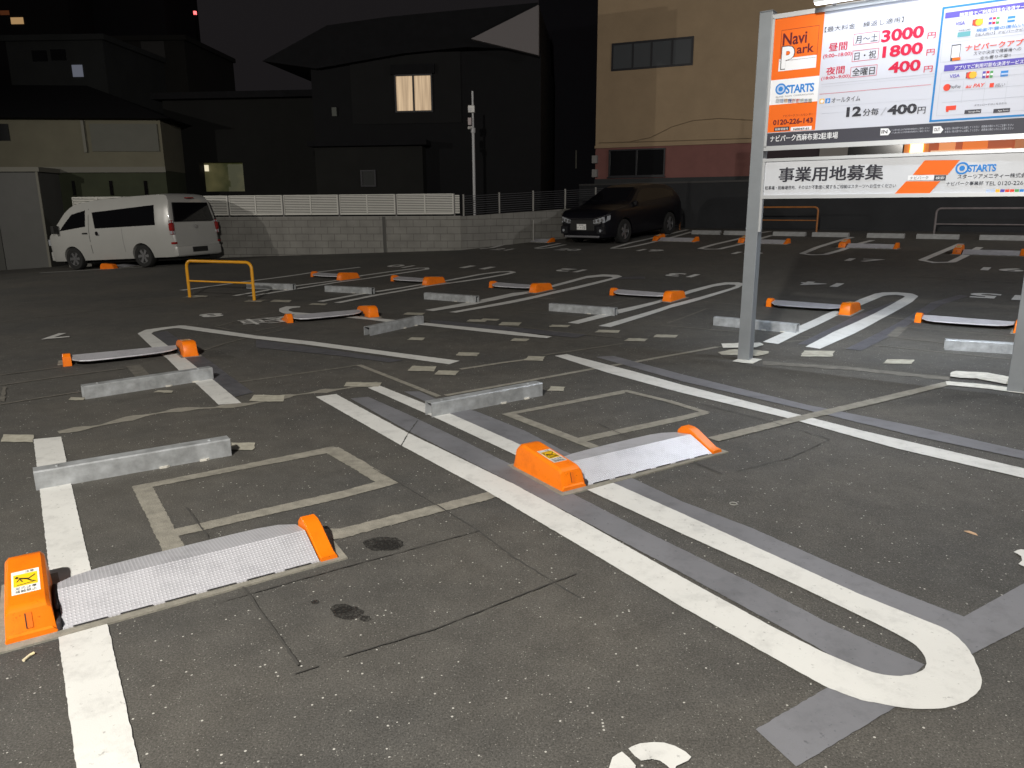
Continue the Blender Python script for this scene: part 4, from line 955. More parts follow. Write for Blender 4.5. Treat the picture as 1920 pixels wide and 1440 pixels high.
for s in (1, -1):
    side_panel(car, 'side_window', [(1.50, 1.10), (2.12, 1.44), (2.55, 1.49), (3.5, 1.46), (4.0, 1.30), (3.9, 1.12)], cwz, cplan, GLS, s, .004)
    b = MB(); b.add([(-.012, s*.40, .64), (.03, s*.76, .66), (.20, s*.865, .74), (.22, s*.87, .86), (.03, s*.74, .82), (-.012, s*.40, .73), (.1, s*.40, .64), (.2, s*.6, .66), (.25, s*.8, .74), (.3, s*.8, .86), (.2, s*.6, .82), (.1, s*.40, .73)], [(0, 1, 4, 5), (1, 2, 3, 4), (6, 11, 10, 7), (7, 10, 9, 8), (5, 4, 10, 11), (4, 3, 9, 10), (0, 6, 7, 1), (1, 7, 8, 2), (0, 5, 11, 6), (2, 8, 9, 3)], LENS)
    for k in range(3): b.cyl((-.015+k*.012, s*(.46+k*.12), .70+k*.02), (.04, s*(.46+k*.12), .70+k*.02), .042, CHR, n=14)
    b.build('headlight', car)
    b = MB(); b.tube([(-.02, 0, .765), (-.016, s*.42, .775), (.03, s*.74, .845), (.2, s*.885, .90)], .012, CHR, n=6); b.build('chrome_strip', car, smooth=True)
    b = MB(); b.box(-.012, min(s*.52, s*.78), .34, .1, max(s*.52, s*.78), .56, MATS.get('dark_intake') or mat('dark_intake', (.03, .03, .035), .25, .5)); b.cyl((-.03, s*.66, .44), (.02, s*.66, .44), .055, LENS, n=14); b.build('fog_lamp', car, bevel=.015)
    b = MB(); b.box(1.45, s*.88-.09, 1.02, 1.58, s*.93+.09, 1.18, CARB); b.build('wing_mirror', car, bevel=.03)
b = MB(); b.box(-.012, -.44, .42, .1, .44, .74, BPL); b.build('grille', car, bevel=.03)
b = MB(); b.box(-.05, -.62, .235, .12, .62, .30, mat('bumper_silver', (.3, .3, .32), .35, .8)); b.build('bumper_lip', car, bevel=.02)
b = MB(); b.box(-.035, -.165, .46, -.018, .165, .625, PLT); pl = b.build('licence_plate', car, bevel=.006)
s_ = MB()
for t, y0, y1, z0, z1 in (('品川 330', -.07, .07, .575, .61), ('・・15', -.13, .13, .475, .56)):
    vs, fs, r = text_data(t, .03); s_.add([(-.0375, y1-(y1-y0)*(1-(1-a)) if False else y0+(y1-y0)*(1-a), z0+(z1-z0)*c) for a, c in vs], fs, INK)
s_.build('plate_lettering', pl, fix=False)
b = MB(); b.add([(1.40, -.66, 1.155), (1.40, .66, 1.155), (2.02, .56, 1.495), (2.02, -.56, 1.495), (1.40, -.66, 1.13), (1.40, .66, 1.13), (2.02, .56, 1.46), (2.02, -.56, 1.46)], [(0, 1, 2, 3), (7, 6, 5, 4), (0, 4, 5, 1), (1, 5, 6, 2), (2, 6, 7, 3), (3, 7, 4, 0)], GLS)
b2_ = MB(); dz = .055; b2_.add([(x, y, z+dz) for x, y, z in b.v], [tuple(f) for f in b.f], GLS); b2_.build('windscreen', car, bevel=.01)
# ------------------------------------------------------------------ block wall, fence, pole
def blockwall():
    mm = bpy.data.materials.new('concrete_block_wall'); mm.use_nodes = True; n = mm.node_tree; N = n.nodes; L = n.links
    b = N['Principled BSDF']; b.inputs['Roughness'].default_value = .88
    tc = N.new('ShaderNodeTexCoord'); sp = N.new('ShaderNodeSeparateXYZ'); L.new(tc.outputs['Object'], sp.inputs[0]); cb = N.new('ShaderNodeCombineXYZ'); L.new(sp.outputs[0], cb.inputs[0]); L.new(sp.outputs[2], cb.inputs[1])
    br = N.new('ShaderNodeTexBrick'); br.inputs['Scale'].default_value = 1; br.inputs['Brick Width'].default_value = .40; br.inputs['Row Height'].default_value = .20; br.inputs['Mortar Size'].default_value = .006
    br.inputs['Color1'].default_value = (.24, .235, .22, 1); br.inputs['Color2'].default_value = (.225, .22, .206, 1); br.inputs['Mortar'].default_value = (.12, .115, .105, 1); L.new(cb.outputs[0], br.inputs['Vector'])
    nz = N.new('ShaderNodeTexNoise'); nz.inputs['Scale'].default_value = 2.2; nz.inputs['Detail'].default_value = 8; L.new(tc.outputs['Object'], nz.inputs['Vector'])
    cr = N.new('ShaderNodeValToRGB'); cr.color_ramp.elements[0].position = .3; cr.color_ramp.elements[1].position = .7; cr.color_ramp.elements[0].color = (.80, .79, .78, 1); cr.color_ramp.elements[1].color = (1.06, 1.06, 1.04, 1); L.new(nz.outputs[0], cr.inputs[0])
    mx = N.new('ShaderNodeMix'); mx.data_type = 'RGBA'; mx.blend_type = 'MULTIPLY'; mx.inputs[0].default_value = 1; L.new(br.outputs[0], mx.inputs[6]); L.new(cr.outputs[0], mx.inputs[7]); L.new(mx.outputs[2], b.inputs['Base Color'])
    bp = N.new('ShaderNodeBump'); bp.inputs['Strength'].default_value = .6; bp.inputs['Distance'].default_value = .01; bp.invert = True; L.new(br.outputs['Fac'], bp.inputs['Height']); L.new(bp.outputs[0], b.inputs['Normal'])
    return mm
BW = blockwall(); WPL = mat('white_aluminium', (.60, .59, .55), .4, var=.06, vscale=3); DGF = mat('dark_mesh_fence', (.05, .05, .055), .6)
C0 = Vector((-1.43, 21.78, 0)); wl = Vector((-8.4+1.43, 22.85-21.78, 0)); WL_ = 12.6; wl.normalize(); ztop = 1.29
def frame_mat(o, xdir, loc):
    xdir = Vector(xdir).normalized(); y = Vector((0, 0, 1)).cross(xdir); o.rotation_euler = Matrix((xdir, y, Vector((0, 0, 1)))).transposed().to_euler(); o.location = loc
# wall A runs left from the corner (local x = towards the corner so that y points away)
A0 = C0+wl*WL_; wa = empty('block_wall', (0, 0, 0), 0, 'grey concrete block wall with a white slatted fence on top, behind the white van', 'wall'); frame_mat(wa, -wl, A0)
b = MB(); b.box(0, 0, -.9, WL_-2.32, .14, ztop, BW); b.box(WL_-2.22, 0, -.9, WL_, .14, ztop, BW); b.box(WL_-2.32, .02, -.9, WL_-2.22, .14, ztop, mat('recessed_strip_dark', (.09, .088, .082), .9)); b.build('blockwork', wa)  # narrow darker strip set back in the wall face
b = MB(); b.box(0, -.003, ztop, WL_, .143, ztop+.012, mat('coping', (.33, .32, .3), .85)); b.build('coping', wa)
fa = empty('slatted_fence', (0, 0, 0), 0, 'white horizontal slatted fence panels standing on the block wall', 'fence'); frame_mat(fa, -wl, A0+Vector((0, 0, ztop)))
np_ = 9; pl_ = WL_/np_
posts = [WL_-.20-k*1.72 for k in range(7)]
for x in posts:
    b = MB(); b.box(x, .02, 0.0, x+.035, .055, .63, mat('fence_post_dark', (.16, .155, .15), .5)); b.build('post', fa)
for i in range(7):
    x0 = posts[i]-1.70+.03 if i else posts[0]-1.70+.03; x1 = posts[i]-.015
    b = MB()
    for k in range(11): b.box(x0, .030, .085+k*.047, x1, .042, .085+k*.047+.032, WPL, None)
    for k in (0, 1, 2):
        xx = x0+(x1-x0)*k/2; b.box(xx-.018 if k else xx, .012, .07, xx+.018, .030, .625, WPL)
    b.box(x0, .022, .60, x1, .050, .63, WPL); b.box(x0, .022, .06, x1, .050, .085, WPL); b.build('slat_panel', fa)
b = MB(); x0 = posts[0]+.04
for k in range(11): b.box(x0, .030, .085+k*.047, WL_-.03, .042, .085+k*.047+.032, WPL)
b.build('slat_panel', fa)
# wall B
C1 = G(1062, 446.5); C1.z = 0; wb_dir = (C1-C0); wbl = wb_dir.length; wb_dir.normalize(); EXT = 3.4
wb = empty('block_wall', (0, 0, 0), 0, 'short return of grey block wall behind the camera pole, ending at the black car', 'wall'); frame_mat(wb, wb_dir, C0+Vector((0, 0, 0)))
b = MB(); ext = wbl+EXT
vs = [(0.0, 0.003, -.4), (ext, 0.003, -.4), (ext, .14, -.4), (0.0, .14, -.4), (0.0, 0.003, 1.285), (ext, 0.003, 1.62), (ext, .14, 1.62), (0.0, .14, 1.285)]
b.add(vs, [(0, 3, 2, 1), (4, 5, 6, 7), (0, 1, 5, 4), (1, 2, 6, 5), (2, 3, 7, 6), (3, 0, 4, 7)], BW); b.build('blockwork', wb)
b = MB(); b.cyl((wbl*.66, -.04, .45), (wbl*.66, -.04, 1.15), .03, mat('drain_pipe_grey', (.33, .32, .3), .6)); b.build('drain_pipe', wb)
fb = empty('mesh_fence', (0, 0, 0), 0, 'dark see-through fence with thin pale posts on the return wall', 'fence'); frame_mat(fb, wb_dir, C0+Vector((0, 0, 1.29)))
for k in range(5):
    x = .12+k*(wbl-.15)/3; zb_ = .335*x/ext; b = MB(); b.box(x, .05, zb_, x+.035, .085, zb_+.60, mat('pale_post', (.34, .33, .31), .5)); b.build('post', fb)
b = MB()
for k in range(9):
    z = .05+k*.062; b.add([(.1, .066, z), (ext, .066, z+.33), (ext, .066, z+.345), (.1, .066, z+.015), (.1, .072, z), (ext, .072, z+.33), (ext, .072, z+.345), (.1, .072, z+.015)], [(0, 1, 2, 3), (7, 6, 5, 4), (3, 2, 6, 7), (0, 4, 5, 1)], DGF)
b.build('mesh_panel', fb)
# camera pole
pb = G(891, 463); PC = mat('pole_galvanised', (.42, .42, .43), .5, .2)
po = empty('camera_pole', pb, 0, 'slim grey pole with cameras and boxes in front of the wall corner', 'pole')
def pz(py): return at(885, py, pb.y).z-pb.z
b = MB(); b.cyl((0, 0, -.05), (0, 0, pz(245)), .042, PC); b.cyl((0, 0, pz(245)), (0, 0, pz(171)), .030, PC); b.build('mast', po, smooth=True)
b = MB(); b.box(-.06, -.09, pz(455), .06, -.03, pz(440), PC); b.build('junction_box', po, bevel=.01)
b = MB(); b.box(-.13, -.12, pz(212), .06, .02, pz(198), mat('camera_white', (.55, .54, .52), .4)); b.build('camera_housing', po, bevel=.02)
b = MB(); b.cyl((-.08, -.14, pz(206)), (-.08, -.119, pz(206)), .05, PC); b.build('lens', po)
b = MB(); b.box(-.14, -.10, pz(235), -.04, .02, pz(221), mat('camera_pinkish', (.36, .30, .30), .5)); b.build('control_box', po, bevel=.01)
b = MB(); b.cyl((-.12, -.1, pz(240)), (-.04, -.02, pz(239)), .04, mat('camera_white', (.55, .54, .52), .4)); b.build('bullet_camera', po, smooth=True)
b = MB(); b.cyl((0, 0, pz(249)), (0, 0, pz(240)), .065, PC); b.build('clamp', po)

# ------------------------------------------------------------------ buildings
class Fac:
    """vertical facade plane; px -> local (u, z)"""
    def __init__(s, name, p0, ang, label, cat='building'):
        s.p = Vector((p0[0], p0[1], 0)); s.d = D(ang); s.n = Vector((s.d.y, -s.d.x, 0))
        if s.n.dot(-s.p) < 0: s.n = -s.n
        s.root = empty(name, s.p, 0, label, cat); y = -s.n; x = s.d; z = Vector((0, 0, 1))
        if x.cross(y).z < 0: x = -x
        s.x = x; s.root.rotation_euler = Matrix((x, y, z)).transposed().to_euler()
    def uz(s, px, py, off=0):
        d = ray(px, py); o0 = s.p+s.n*off; t = o0.dot(s.n)/d.dot(s.n); q = d*t; return (q-o0).dot(s.x), HC+q.z
    def rect(s, x0, y0, x1, y1):
        a, z1 = s.uz(x0, y0); c, z0 = s.uz(x1, y1); return min(a, c), max(a, c), min(z0, z1), max(z0, z1)
    def box(s, name, r, mt, proud=.02, deep=.1, parent=None, M=None):
        b = MB(); b.box(r[0], -proud, r[2], r[1], deep, r[3], mt); return b.build(name, parent or s.root)
    def window(s, px4, frame, glass, name='window', fw=.05, mull=(), rows=(), parent=None, glassname='pane', sill=True):
        r = s.rect(*px4); b = MB()
        b.box(r[0], -.05, r[2], r[0]+fw, .02, r[3], frame); b.box(r[1]-fw, -.05, r[2], r[1], .02, r[3], frame)
        b.box(r[0]+fw, -.05, r[3]-fw, r[1]-fw, .02, r[3], frame); b.box(r[0]+fw, -.05, r[2], r[1]-fw, .02, r[2]+fw, frame)
        for m_ in mull: x = r[0]+(r[1]-r[0])*m_; b.box(x-fw/2, -.045, r[2]+fw, x+fw/2, .02, r[3]-fw, frame)
        if sill: b.box(r[0]-.04, -.09, r[2]-.04, r[1]+.04, .0, r[2], frame)
        w_ = b.build(name, parent or s.root); g = MB(); g.box(r[0]+fw, -.012, r[2]+fw, r[1]-fw, -.006, r[3]-fw, glass); g.build(glassname, w_); return w_
YW = mat('yellow_stucco', (.46, .335, .21), .9, var=.12, vscale=1.2, bump=.5, bscale=30); RW = mat('red_brown_wall', (.27, .115, .10), .85, var=.15, vscale=2)
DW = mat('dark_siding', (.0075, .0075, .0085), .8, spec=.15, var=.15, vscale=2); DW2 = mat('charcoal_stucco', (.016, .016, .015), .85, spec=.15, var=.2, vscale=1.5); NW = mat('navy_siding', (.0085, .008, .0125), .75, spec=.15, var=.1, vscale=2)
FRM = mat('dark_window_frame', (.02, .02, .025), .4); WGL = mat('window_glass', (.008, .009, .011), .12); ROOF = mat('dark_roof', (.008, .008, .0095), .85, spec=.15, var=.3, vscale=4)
CRM = mat('cream_stucco', (.15, .14, .10), .9, var=.15, vscale=1.2); GRN = mat('moss_green_wall', (.042, .05, .026), .9, var=.25, vscale=1.5); BAND = mat('pale_band', (.17, .165, .14), .8); GWL = mat('grey_shutter', (.10, .10, .096), .7, var=.1, vscale=2)
# yellow building
Y = Fac('yellow_building', (3.55, 29.6), 113.2, 'tall mustard yellow building with a red brown base and a dark window strip')
ua_, _ = Y.uz(1116, 300); ue = ua_+24
zband = Y.uz(1124, 277)[1]; zred = Y.uz(1116, 336)[1]
b = MB(); b.box(ua_, 0, zband, ue, 9, 13, YW); b.build('wall', Y.root)
b = MB(); b.box(ua_, .02, -.5, ue, 9, zband-.001, RW); b.build('base_wall', Y.root)
b = MB(); b.box(ua_-.02, -.035, zband-.02, ue, -.001, zband+.07, YW); b.build('ledge', Y.root)
b = MB(); b.box(ua_, -.03, .6, ue-1, .018, zred, mat('dark_base', (.05, .052, .054), .9, var=.2, vscale=2)); b.build('plinth', Y.root)
r = Y.rect(1147, 80, 1300, 134); z1 = Y.uz(1147, 82)[1]; z0 = Y.uz(1147, 134)[1]; a_, c_ = Y.uz(1147, 100)[0], Y.uz(1300, 100)[0]
w_ = MB(); fw = .07
for x0, x1, za_, zc_ in ((a_, a_+fw, z0, z1), (c_-fw, c_, z0, z1), (a_+fw, c_-fw, z0, z0+fw), (a_+fw, c_-fw, z1-fw, z1)): w_.box(x0, -.04, za_, x1, .02, zc_, FRM)
for k in (.27, .5, .75): w_.box(a_+(c_-a_)*k-.035, -.035, z0+fw, a_+(c_-a_)*k+.035, .02, z1-fw, FRM)
w_ = w_.build('window', Y.root); g = MB(); g.box(a_+fw, -.01, z0+fw, c_-fw, -.004, z1-fw, mat('frosted_glass', (.085, .092, .10), .3)); g.build('pane', w_)
r = Y.rect(1142, 281, 1246, 330); Y.window((1142, 281, 1246, 330), FRM, WGL, mull=(.5,))
for x, y in ((1112, 292), (1112, 318)):
    r = Y.rect(x, y, x+9, y+14); Y.box('meter_box', r, mat('meter_grey', (.3, .29, .28), .6), .15, .02)
b = MB()       # cable drooping along the wall
pts = []
for px_, py_ in ((1124, 268), (1180, 266), (1220, 258), (1260, 238), (1300, 226), (1350, 222), (1420, 226)):
    u, z = Y.uz(px_, py_); pts.append((u, -.03, z))
b.tube(pts, .012, mat('cable_brown', (.24, .18, .105), .7), n=6); b.build('wall_cable', Y.root)
pts = [(Y.uz(px_, py_)[0], -.03, Y.uz(px_, py_)[1]) for px_, py_ in ((1124, 268), (1240, 265), (1420, 259))]
b = MB(); b.tube(pts, .012, MATS['cable_brown'], n=6); b.build('wall_cable', Y.root)
# lit restaurant front seen between the boards
def lit(name, c, e, col): return mat(name, c, .6, emit=e, ecol=col)
RS = Fac('restaurant_front', (12.2, 24.6), 118, 'orange lit shop front glimpsed between the price board and the banner')
def RB(nm, x0, y0, x1, y1, mt, pr, parent=None): return RS.box(nm, RS.rect(x0, y0, x1, y1), mt, pr, .02, parent)
RB('wall', 1440, 262, 2050, 300, mat('restaurant_dark', (.05, .035, .04), .8), .05)
RB('column', 1540, 255, 1588, 305, mat('pale_column', (.30, .28, .26), .8), .12); RB('window', 1588, 266, 1690, 302, WGL, .07)
wn = RB('lit_window', 1742, 262, 1922, 284, lit('warm_interior', (.4, .12, .05), .22, (1, .22, .10)), .08)
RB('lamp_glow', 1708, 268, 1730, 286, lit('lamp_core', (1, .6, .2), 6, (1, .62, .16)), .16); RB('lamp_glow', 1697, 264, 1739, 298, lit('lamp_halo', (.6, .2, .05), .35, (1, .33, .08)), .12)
RB('lamp_shade', 1762, 264, 1790, 283, lit('shade_orange', (.8, .3, .1), .55, (1, .38, .16)), .14)
RB('glow_panel', 1806, 264, 1850, 282, lit('flame_panel', (.8, .2, .05), .5, (1, .25, .05)), .12)
RB('counter_edge', 1745, 283, 1895, 285, lit('edge_light', (.9, .6, .4), .5, (1, .6, .35)), .15); RB('spot_lamp', 1799, 288, 1807, 294, lit('spot_white', (1, .9, .7), 5, (1, .92, .7)), .2)
RB('spot_lamp', 1888, 282, 1894, 286, lit('spot_white', (1, .9, .7), 5, (1, .92, .7)), .2)
for x in (1904, 1912): RB('mullion', x, 258, x+4, 300, mat('mullion_glow', (.5, .2, .08), .6, emit=.25, ecol=(1, .4, .2)), .18)  # mullions glow faintly, standing in for light from the shop
# back boundary wall
bw0 = bline(1085, 24.6); BKW = mat('dark_boundary_wall', (.032, .033, .036), .9, var=.25, vscale=1.5)
bwl = empty('boundary_wall', (0, 0, 0), 0, 'dark plain boundary wall behind the back row hoops', 'wall'); frame_mat(bwl, row, Vector((bw0.x, bw0.y, 0)))
b = MB(); b.box(0, 0, .2, 26, .15, 2.28, BKW); b.build('wall_face', bwl); b = MB(); b.box(0, -.02, 2.28, 26, .17, 2.34, mat('wall_cap', (.075, .072, .07), .9)); b.build('wall_cap', bwl)
# navy building
N_ = Fac('navy_building', (1.3, 33.0), 92, 'tall dark navy building between the yellow building and the gabled house')
a_ = N_.uz(1010, 200)[0]; c_ = N_.uz(1160, 200)[0]
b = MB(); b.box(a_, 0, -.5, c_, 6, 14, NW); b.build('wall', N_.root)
b = MB(); x_ = N_.uz(1080, 300)[0]; b.cyl((x_, -.06, N_.uz(1082, 316)[1]), (x_, -.06, N_.uz(1082, 282)[1]), .03, BAND); b.build('drain_pipe', N_.root)
# dark house
Dh = Fac('dark_house', (-1.0, 26.2), 97, 'dark gabled house with a curtained window lit on the upper floor')
a_ = Dh.uz(590, 250)[0]; c_ = Dh.uz(1014, 250)[0]; z2 = Dh.uz(760, 100)[1]; zf = Dh.uz(700, 228)[1]
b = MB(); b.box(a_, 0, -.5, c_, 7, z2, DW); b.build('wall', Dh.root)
# lower storey lighter wall with small window, projecting
r = Dh.rect(600, 284, 802, 400); r = (r[0], r[1], 0, Dh.uz(700, 276)[1]); Dh.box('porch_wall', r, DW2, .5, -.01)
r2 = (r[0]-.15, r[1]+.2, r[3], r[3]+.16); Dh.box('porch_roof', r2, ROOF, .75, -.01)
Fp = Fac.__new__(Fac); Fp.__dict__.update(Dh.__dict__); Fp.p = Dh.p+Dh.n*.5
def winp(px4, glass, **k):
    r = Fp.rect(*px4); b = MB(); fw = .05
    b.box(r[0], -.55, r[2], r[0]+fw, -.501, r[3], FRM); b.box(r[1]-fw, -.55, r[2], r[1], -.501, r[3], FRM); b.box(r[0]+fw, -.55, r[3]-fw, r[1]-fw, -.501, r[3], FRM); b.box(r[0]+fw, -.55, r[2], r[1]-fw, -.501, r[2]+fw, FRM)
    w = b.build('window', Dh.root); g = MB(); g.box(r[0]+fw, -.515, r[2]+fw, r[1]-fw, -.503, r[3]-fw, glass); g.build('pane', w)
winp((676, 319, 706, 350), mat('dim_pane', (.022, .024, .024), .3))
# upper wall panel (slightly lighter) and the lit window
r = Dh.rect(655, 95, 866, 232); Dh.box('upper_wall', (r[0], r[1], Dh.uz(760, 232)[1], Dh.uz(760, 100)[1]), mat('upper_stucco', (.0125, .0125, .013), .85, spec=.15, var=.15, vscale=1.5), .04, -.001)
CUR = bpy.data.materials.new('lit_curtain'); CUR.use_nodes = True; n = CUR.node_tree; bb_ = n.nodes['Principled BSDF']; tc = n.nodes.new('ShaderNodeTexCoord'); mp = n.nodes.new('ShaderNodeMapping'); mp.inputs['Scale'].default_value = (16, 1, .5); nz = n.nodes.new('ShaderNodeTexNoise'); nz.inputs['Scale'].default_value = 1.0; nz.inputs['Detail'].default_value = 3
cr = n.nodes.new('ShaderNodeValToRGB'); cr.color_ramp.elements[0].position = .3; cr.color_ramp.elements[1].position = .7; cr.color_ramp.elements[0].color = (.30, .20, .12, 1); cr.color_ramp.elements[1].color = (.62, .45, .28, 1)
n.links.new(tc.outputs['Object'], mp.inputs[0]); n.links.new(mp.outputs[0], nz.inputs['Vector']); n.links.new(nz.outputs[0], cr.inputs[0]); n.links.new(cr.outputs[0], bb_.inputs['Emission Color']); bb_.inputs['Emission Strength'].default_value = .95; bb_.inputs['Base Color'].default_value = (.3, .25, .18, 1)
b = MB(); r = Dh.rect(743, 145, 810, 207); r = (r[0], r[1], Dh.uz(776, 208)[1], Dh.uz(776, 143)[1]); fw = .05
for q in ((r[0]-fw, r[0], r[2]-fw, r[3]+fw), (r[1], r[1]+fw, r[2]-fw, r[3]+fw), (r[0], r[1], r[3], r[3]+fw), (r[0], r[1], r[2]-fw, r[2]), ((r[0]+r[1])/2-.03, (r[0]+r[1])/2+.03, r[2], r[3])): b.box(q[0], -.10, q[2], q[1], -.041, q[3], FRM)
b.box(r[0]-.15, -.16, r[3]+fw, r[1]+.15, -.041, r[3]+.35, ROOF)
w_ = b.build('window', Dh.root); g = MB(); g.box(r[0], -.06, r[2], r[1], -.045, r[3], CUR); g.build('curtain', w_)
# roof and pale gable piece
def zz_(px, py): return Dh.uz(px, py)
P = [zz_(600, 132), zz_(500, 118), zz_(620, 52), zz_(735, 36), zz_(1010, 10), zz_(1014, 98), zz_(880, 92), zz_(760, 104)]
b = MB(); vs = [(u, -.35, z) for u, z in P]+[(u, 5, z) for u, z in P]; n_ = len(P)
b.add(vs, [tuple(range(n_)), tuple(range(2*n_-1, n_-1, -1))]+[(i, n_+i, n_+(i+1) % n_, (i+1) % n_) for i in range(n_)], ROOF); b.build('roof', Dh.root)
P = [zz_(889, 80), zz_(1013, 18), zz_(1013, 110)]; GB = mat('pale_gable', (.17, .155, .158), .85)
b = MB(); vs = [(u, -.60, z) for u, z in P]+[(u, -.36, z) for u, z in P]; b.add(vs, [(0, 1, 2), (5, 4, 3), (0, 3, 4, 1), (1, 4, 5, 2), (2, 5, 3, 0)], GB); b.build('gable_end', Dh.root)
for px_, py_, s_ in ((624, 208, .07), (569, 308, .06)):
    u, z = Dh.uz(px_, py_); 
b = MB(); u, z = Dh.uz(628, 210); b.box(u-.08, -.08, z-.14, u+.08, -.01, z+.14, mat('vent_grey', (.07, .075, .065), .6)); b.build('wall_vent', Dh.root)
# low building with a lit opening, left of the dark house
Ga = Fac('low_building', (-9.3, 28.3), 95, 'low dark building with a dimly lit opening right of the cream house')
a_ = Ga.uz(316, 300)[0]; c_ = Ga.uz(602, 300)[0]; zt_ = Ga.uz(450, 186)[1]; r = Ga.rect(372, 305, 462, 390)
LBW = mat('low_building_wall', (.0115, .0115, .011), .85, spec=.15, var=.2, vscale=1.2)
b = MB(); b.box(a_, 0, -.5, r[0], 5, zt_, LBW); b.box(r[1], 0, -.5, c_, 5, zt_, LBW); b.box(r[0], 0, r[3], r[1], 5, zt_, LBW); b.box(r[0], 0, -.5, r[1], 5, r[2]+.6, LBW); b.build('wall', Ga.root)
b = MB(); b.box(a_-.2, -.4, zt_, c_+.2, 5.2, zt_+.22, ROOF); b.build('roof', Ga.root)
LITW = bpy.data.materials.new('lit_foliage_glass'); LITW.use_nodes = True; n = LITW.node_tree; bb_ = n.nodes['Principled BSDF']; tc = n.nodes.new('ShaderNodeTexCoord'); nz = n.nodes.new('ShaderNodeTexNoise'); nz.inputs['Scale'].default_value = 1.6; nz.inputs['Detail'].default_value = 6
cr = n.nodes.new('ShaderNodeValToRGB'); cr.color_ramp.elements[0].position = .35; cr.color_ramp.elements[1].position = .7; cr.color_ramp.elements[0].color = (.02, .022, .008, 1); cr.color_ramp.elements[1].color = (.062, .055, .023, 1)
n.links.new(tc.outputs['Object'], nz.inputs['Vector']); n.links.new(nz.outputs[0], cr.inputs[0]); n.links.new(cr.outputs[0], bb_.inputs['Emission Color']); bb_.inputs['Emission Strength'].default_value = .9; bb_.inputs['Base Color'].default_value = (.05, .05, .03, 1)
b = MB(); b.box(r[0]+.003, .4, r[2]-.5, r[1]-.003, .45, r[3]-.003, LITW); op = b.build('opening', Ga.root)
b = MB(); u, z = Ga.uz(379, 315); b.box(u-.06, .3, z-.1, u+.06, .39, z+.12, lit('small_lamp', (1, .9, .7), .7, (1, .9, .65))); b.build('lamp', op)
# cream and green house at the far left
Ch = Fac('cream_house', (-11.8, 26.4), 84, 'two storey house, cream above and moss green below, left of the dark buildings')
c_ = Ch.uz(305, 300)[0]; c_ = Ch.uz(319, 400)[0]; a_ = c_-14; zm = Ch.uz(200, 320)[1]; zt_ = Ch.uz(200, 224)[1]
b = MB(); b.box(a_, 0, zm, c_, 7, zt_, CRM); b.build('upper_wall', Ch.root)
b = MB(); b.box(a_, .03, -1.2, c_-.01, 7, zm-.001, GRN); b.build('lower_wall', Ch.root)
b = MB(); b.box(a_, -.05, zm-.06, c_+.02, -.001, zm+.12, BAND); b.build('band', Ch.root)
b = MB()      # hipped dark roof
e = .45; rz = 1.55
vs = [(a_-e, -e, zt_), (c_+e, -e, zt_), (c_+e, 7+e, zt_), (a_-e, 7+e, zt_), (a_+3.6, 3.5, zt_+rz), (c_-3.6, 3.5, zt_+rz)]
b.add(vs, [(0, 1, 5, 4), (1, 2, 5), (2, 3, 4, 5), (3, 0, 4), (0, 3, 2, 1)], ROOF); b.build('roof', Ch.root)
for x in (134, 204, 269): Ch.box('slot_window', Ch.rect(x, 339, x+9, 366), FRM, .012, .02) if False else Ch.box('slot_window', Ch.rect(x, 339, x+9, 366), GLS, .012, .029)
r = Ch.rect(-40, 232, 20, 264); Ch.box('window', r, WGL, .03, -.001)
r = Ch.rect(152, 226, 161, 286); Ch.box('drain_pipe', (r[0], r[0]+.09, r[2], r[3]), BAND, .08, -.001)
r = Ch.rect(168, 232, 300, 284); Ch.box('balcony_panel', r, mat('balcony_grey', (.115, .115, .098), .8, var=.1, vscale=2), .05, -.001)
# projecting garage at left
Gg = Fac('garage', (-15.0, 24.7), 84, 'grey shuttered garage at the left edge, in front of the cream house')
c_ = Gg.uz(88, 440)[0]; a_ = c_-6; zt2_ = Gg.uz(60, 322)[1]
b = MB(); b.box(a_, 0, -1.3, c_, 1.5, zt2_, GWL); b.build('wall', Gg.root)
b = MB(); b.box(a_-.1, -.12, zt2_, c_+.1, 1.5, zt2_+.14, BAND); b.build('roof_edge', Gg.root)
b = MB(); b.box(c_-.05, -.06, -1.3, c_+.02, -.001, zt2_, BAND); b.build('corner_trim', Gg.root)
r = Gg.rect(-60, 340, 12, 500); Gg.box('shutter', (r[0], r[1], -1.2, r[3]), mat('shutter_dark', (.06, .06, .055), .7), .03, -.001)
# far blocks above the roofs
FB = mat('far_concrete', (.085, .09, .088), .9, var=.2, vscale=.6); FB2 = mat('far_concrete_brown', (.05, .047, .042), .9, var=.2, vscale=.6)
def farblock(name, x0, x1, ytop, Ypos, mt, label, depth=8, wins=()):
    fc = Fac(name, at((x0+x1)/2, 100, Ypos).xy.to_tuple()+(0,), 92, label); a, z = fc.uz(x0, ytop); c, _ = fc.uz(x1, ytop)
    b = MB(); b.box(min(a, c), 0, -1, max(a, c), depth, z, mt); b.box(min(a, c)-.2, -.2, z, max(a, c)+.2, depth, z+.3, mt); b.build('wall', fc.root)
    for (wx0, wy0, wx1, wy1, wm) in wins: fc.box('window', fc.rect(wx0, wy0, wx1, wy1), wm, .05, -.001)
    return fc
farblock('apartment_block', 10, 192, 78, 45, FB, 'dim grey apartment block above the cream house roof', wins=((135, 122, 157, 144, lit('bluish_window', (.2, .22, .25), .12, (.75, .8, 1))), (60, 95, 90, 115, WGL), (95, 93, 125, 113, WGL)))
farblock('apartment_block', 190, 345, 78, 52, FB2, 'dim brown apartment block left of the dark house roof', wins=((264, 78, 311, 112, mat('pale_blind', (.12, .115, .11), .8)), (215, 100, 245, 125, WGL)))
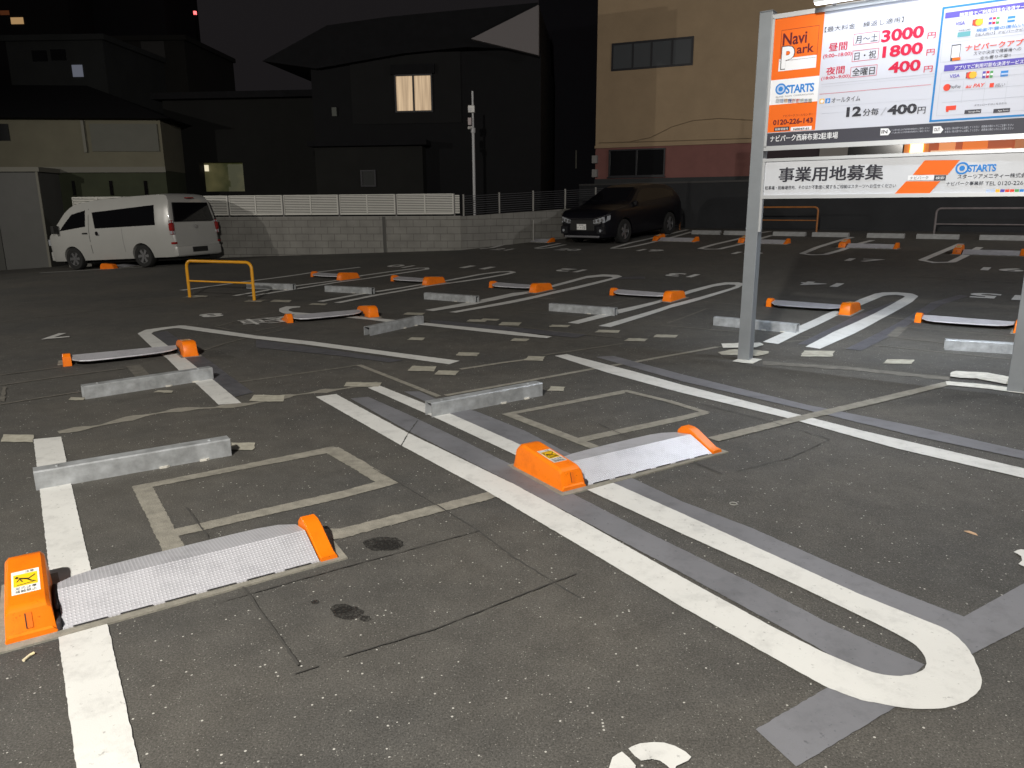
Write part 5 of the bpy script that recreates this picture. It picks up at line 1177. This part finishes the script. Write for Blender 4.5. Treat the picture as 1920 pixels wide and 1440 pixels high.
farblock('tower_block', -60, 120, -40, 78, mat('night_tower', (.06, .055, .055), .95), 'unlit tower block at the far upper left with one orange window', wins=((20, 33, 45, 45, lit('orange_window', (.5, .3, .1), .36, (1, .62, .28))), (0, 20, 18, 28, lit('dim_orange_window', (.3, .1, .05), .05, (1, .3, .1)))))
farblock('tower_block', 122, 300, -60, 82, mat('night_tower2', (.055, .053, .058), .95), 'unlit tower block at the far upper left with one white window', wins=((153, 10, 168, 25, lit('white_window', (.6, .6, .65), .55, (.92, .92, 1))),))
mast = empty('radio_mast', at(375, 120, 80), 0, 'distant mast with a small red warning light', 'mast'); zt_ = at(375, 27, 80).z-mast.location.z
b = MB(); b.cyl((0, 0, -6), (0, 0, zt_), .12, mat('night_mast', (.012, .012, .012), .9), .05); b.build('mast_pole', mast)
b = MB(); b.cyl((0, 0, zt_), (0, 0, zt_+.28), .15, lit('red_beacon', (1, .1, .1), 3, (1, .12, .12))); b.build('beacon', mast)

# ------------------------------------------------------------------ litter
p = G(52, 1235); o = MB(); o.cyl((0, -.02, .006), (0, .012, .006), .0055, mat('cigarette_paper', (.62, .55, .38), .7)); o.cyl((0, .012, .006), (.006, .026, .007), .0055, mat('cigarette_filter', (.7, .6, .35), .7)); o = o.build('cigarette_butt'); o.location = p; o.rotation_euler = (0, 0, -.1); tag(o, 'crushed cigarette butt on the asphalt below the nearest orange lock', 'litter')
o = MB(); n = 20; rg = [[Vector((.021*math.cos(2*math.pi*k/n)*q, .021*math.sin(2*math.pi*k/n)*q, z)) for q, z in ((1, 0), (1, .004), (.86, .004), (.86, 0))] for k in range(n+1)]; o.loft(rg, mat('ring_grey', (.3, .3, .28), .4), caps=False); o = o.build('bottle_ring'); o.location = G(1375, 946)+Vector((0, 0, .004)); tag(o, 'small pale plastic ring lying on the asphalt right of the centre flap', 'litter')
o = MB(); o.add([(-.032, 0, .003), (-.01, .009, .008), (.02, .007, .006), (.034, -.003, .002), (.012, -.010, .004), (-.015, -.008, .004)], [(0, 1, 2, 3, 4, 5)], mat('dry_leaf', (.45, .30, .19), .8)); o.add([(-.032, 0, .001), (-.01, .009, .006), (.02, .007, .004), (.034, -.003, .000), (.012, -.010, .002), (-.015, -.008, .002)], [(5, 4, 3, 2, 1, 0)], MATS['dry_leaf']); o = o.build('dry_leaf', fix=False); o.location = G(1820, 1000); o.rotation_euler = (0, 0, -.9); tag(o, 'small dry leaf on the asphalt at the right edge', 'leaf')
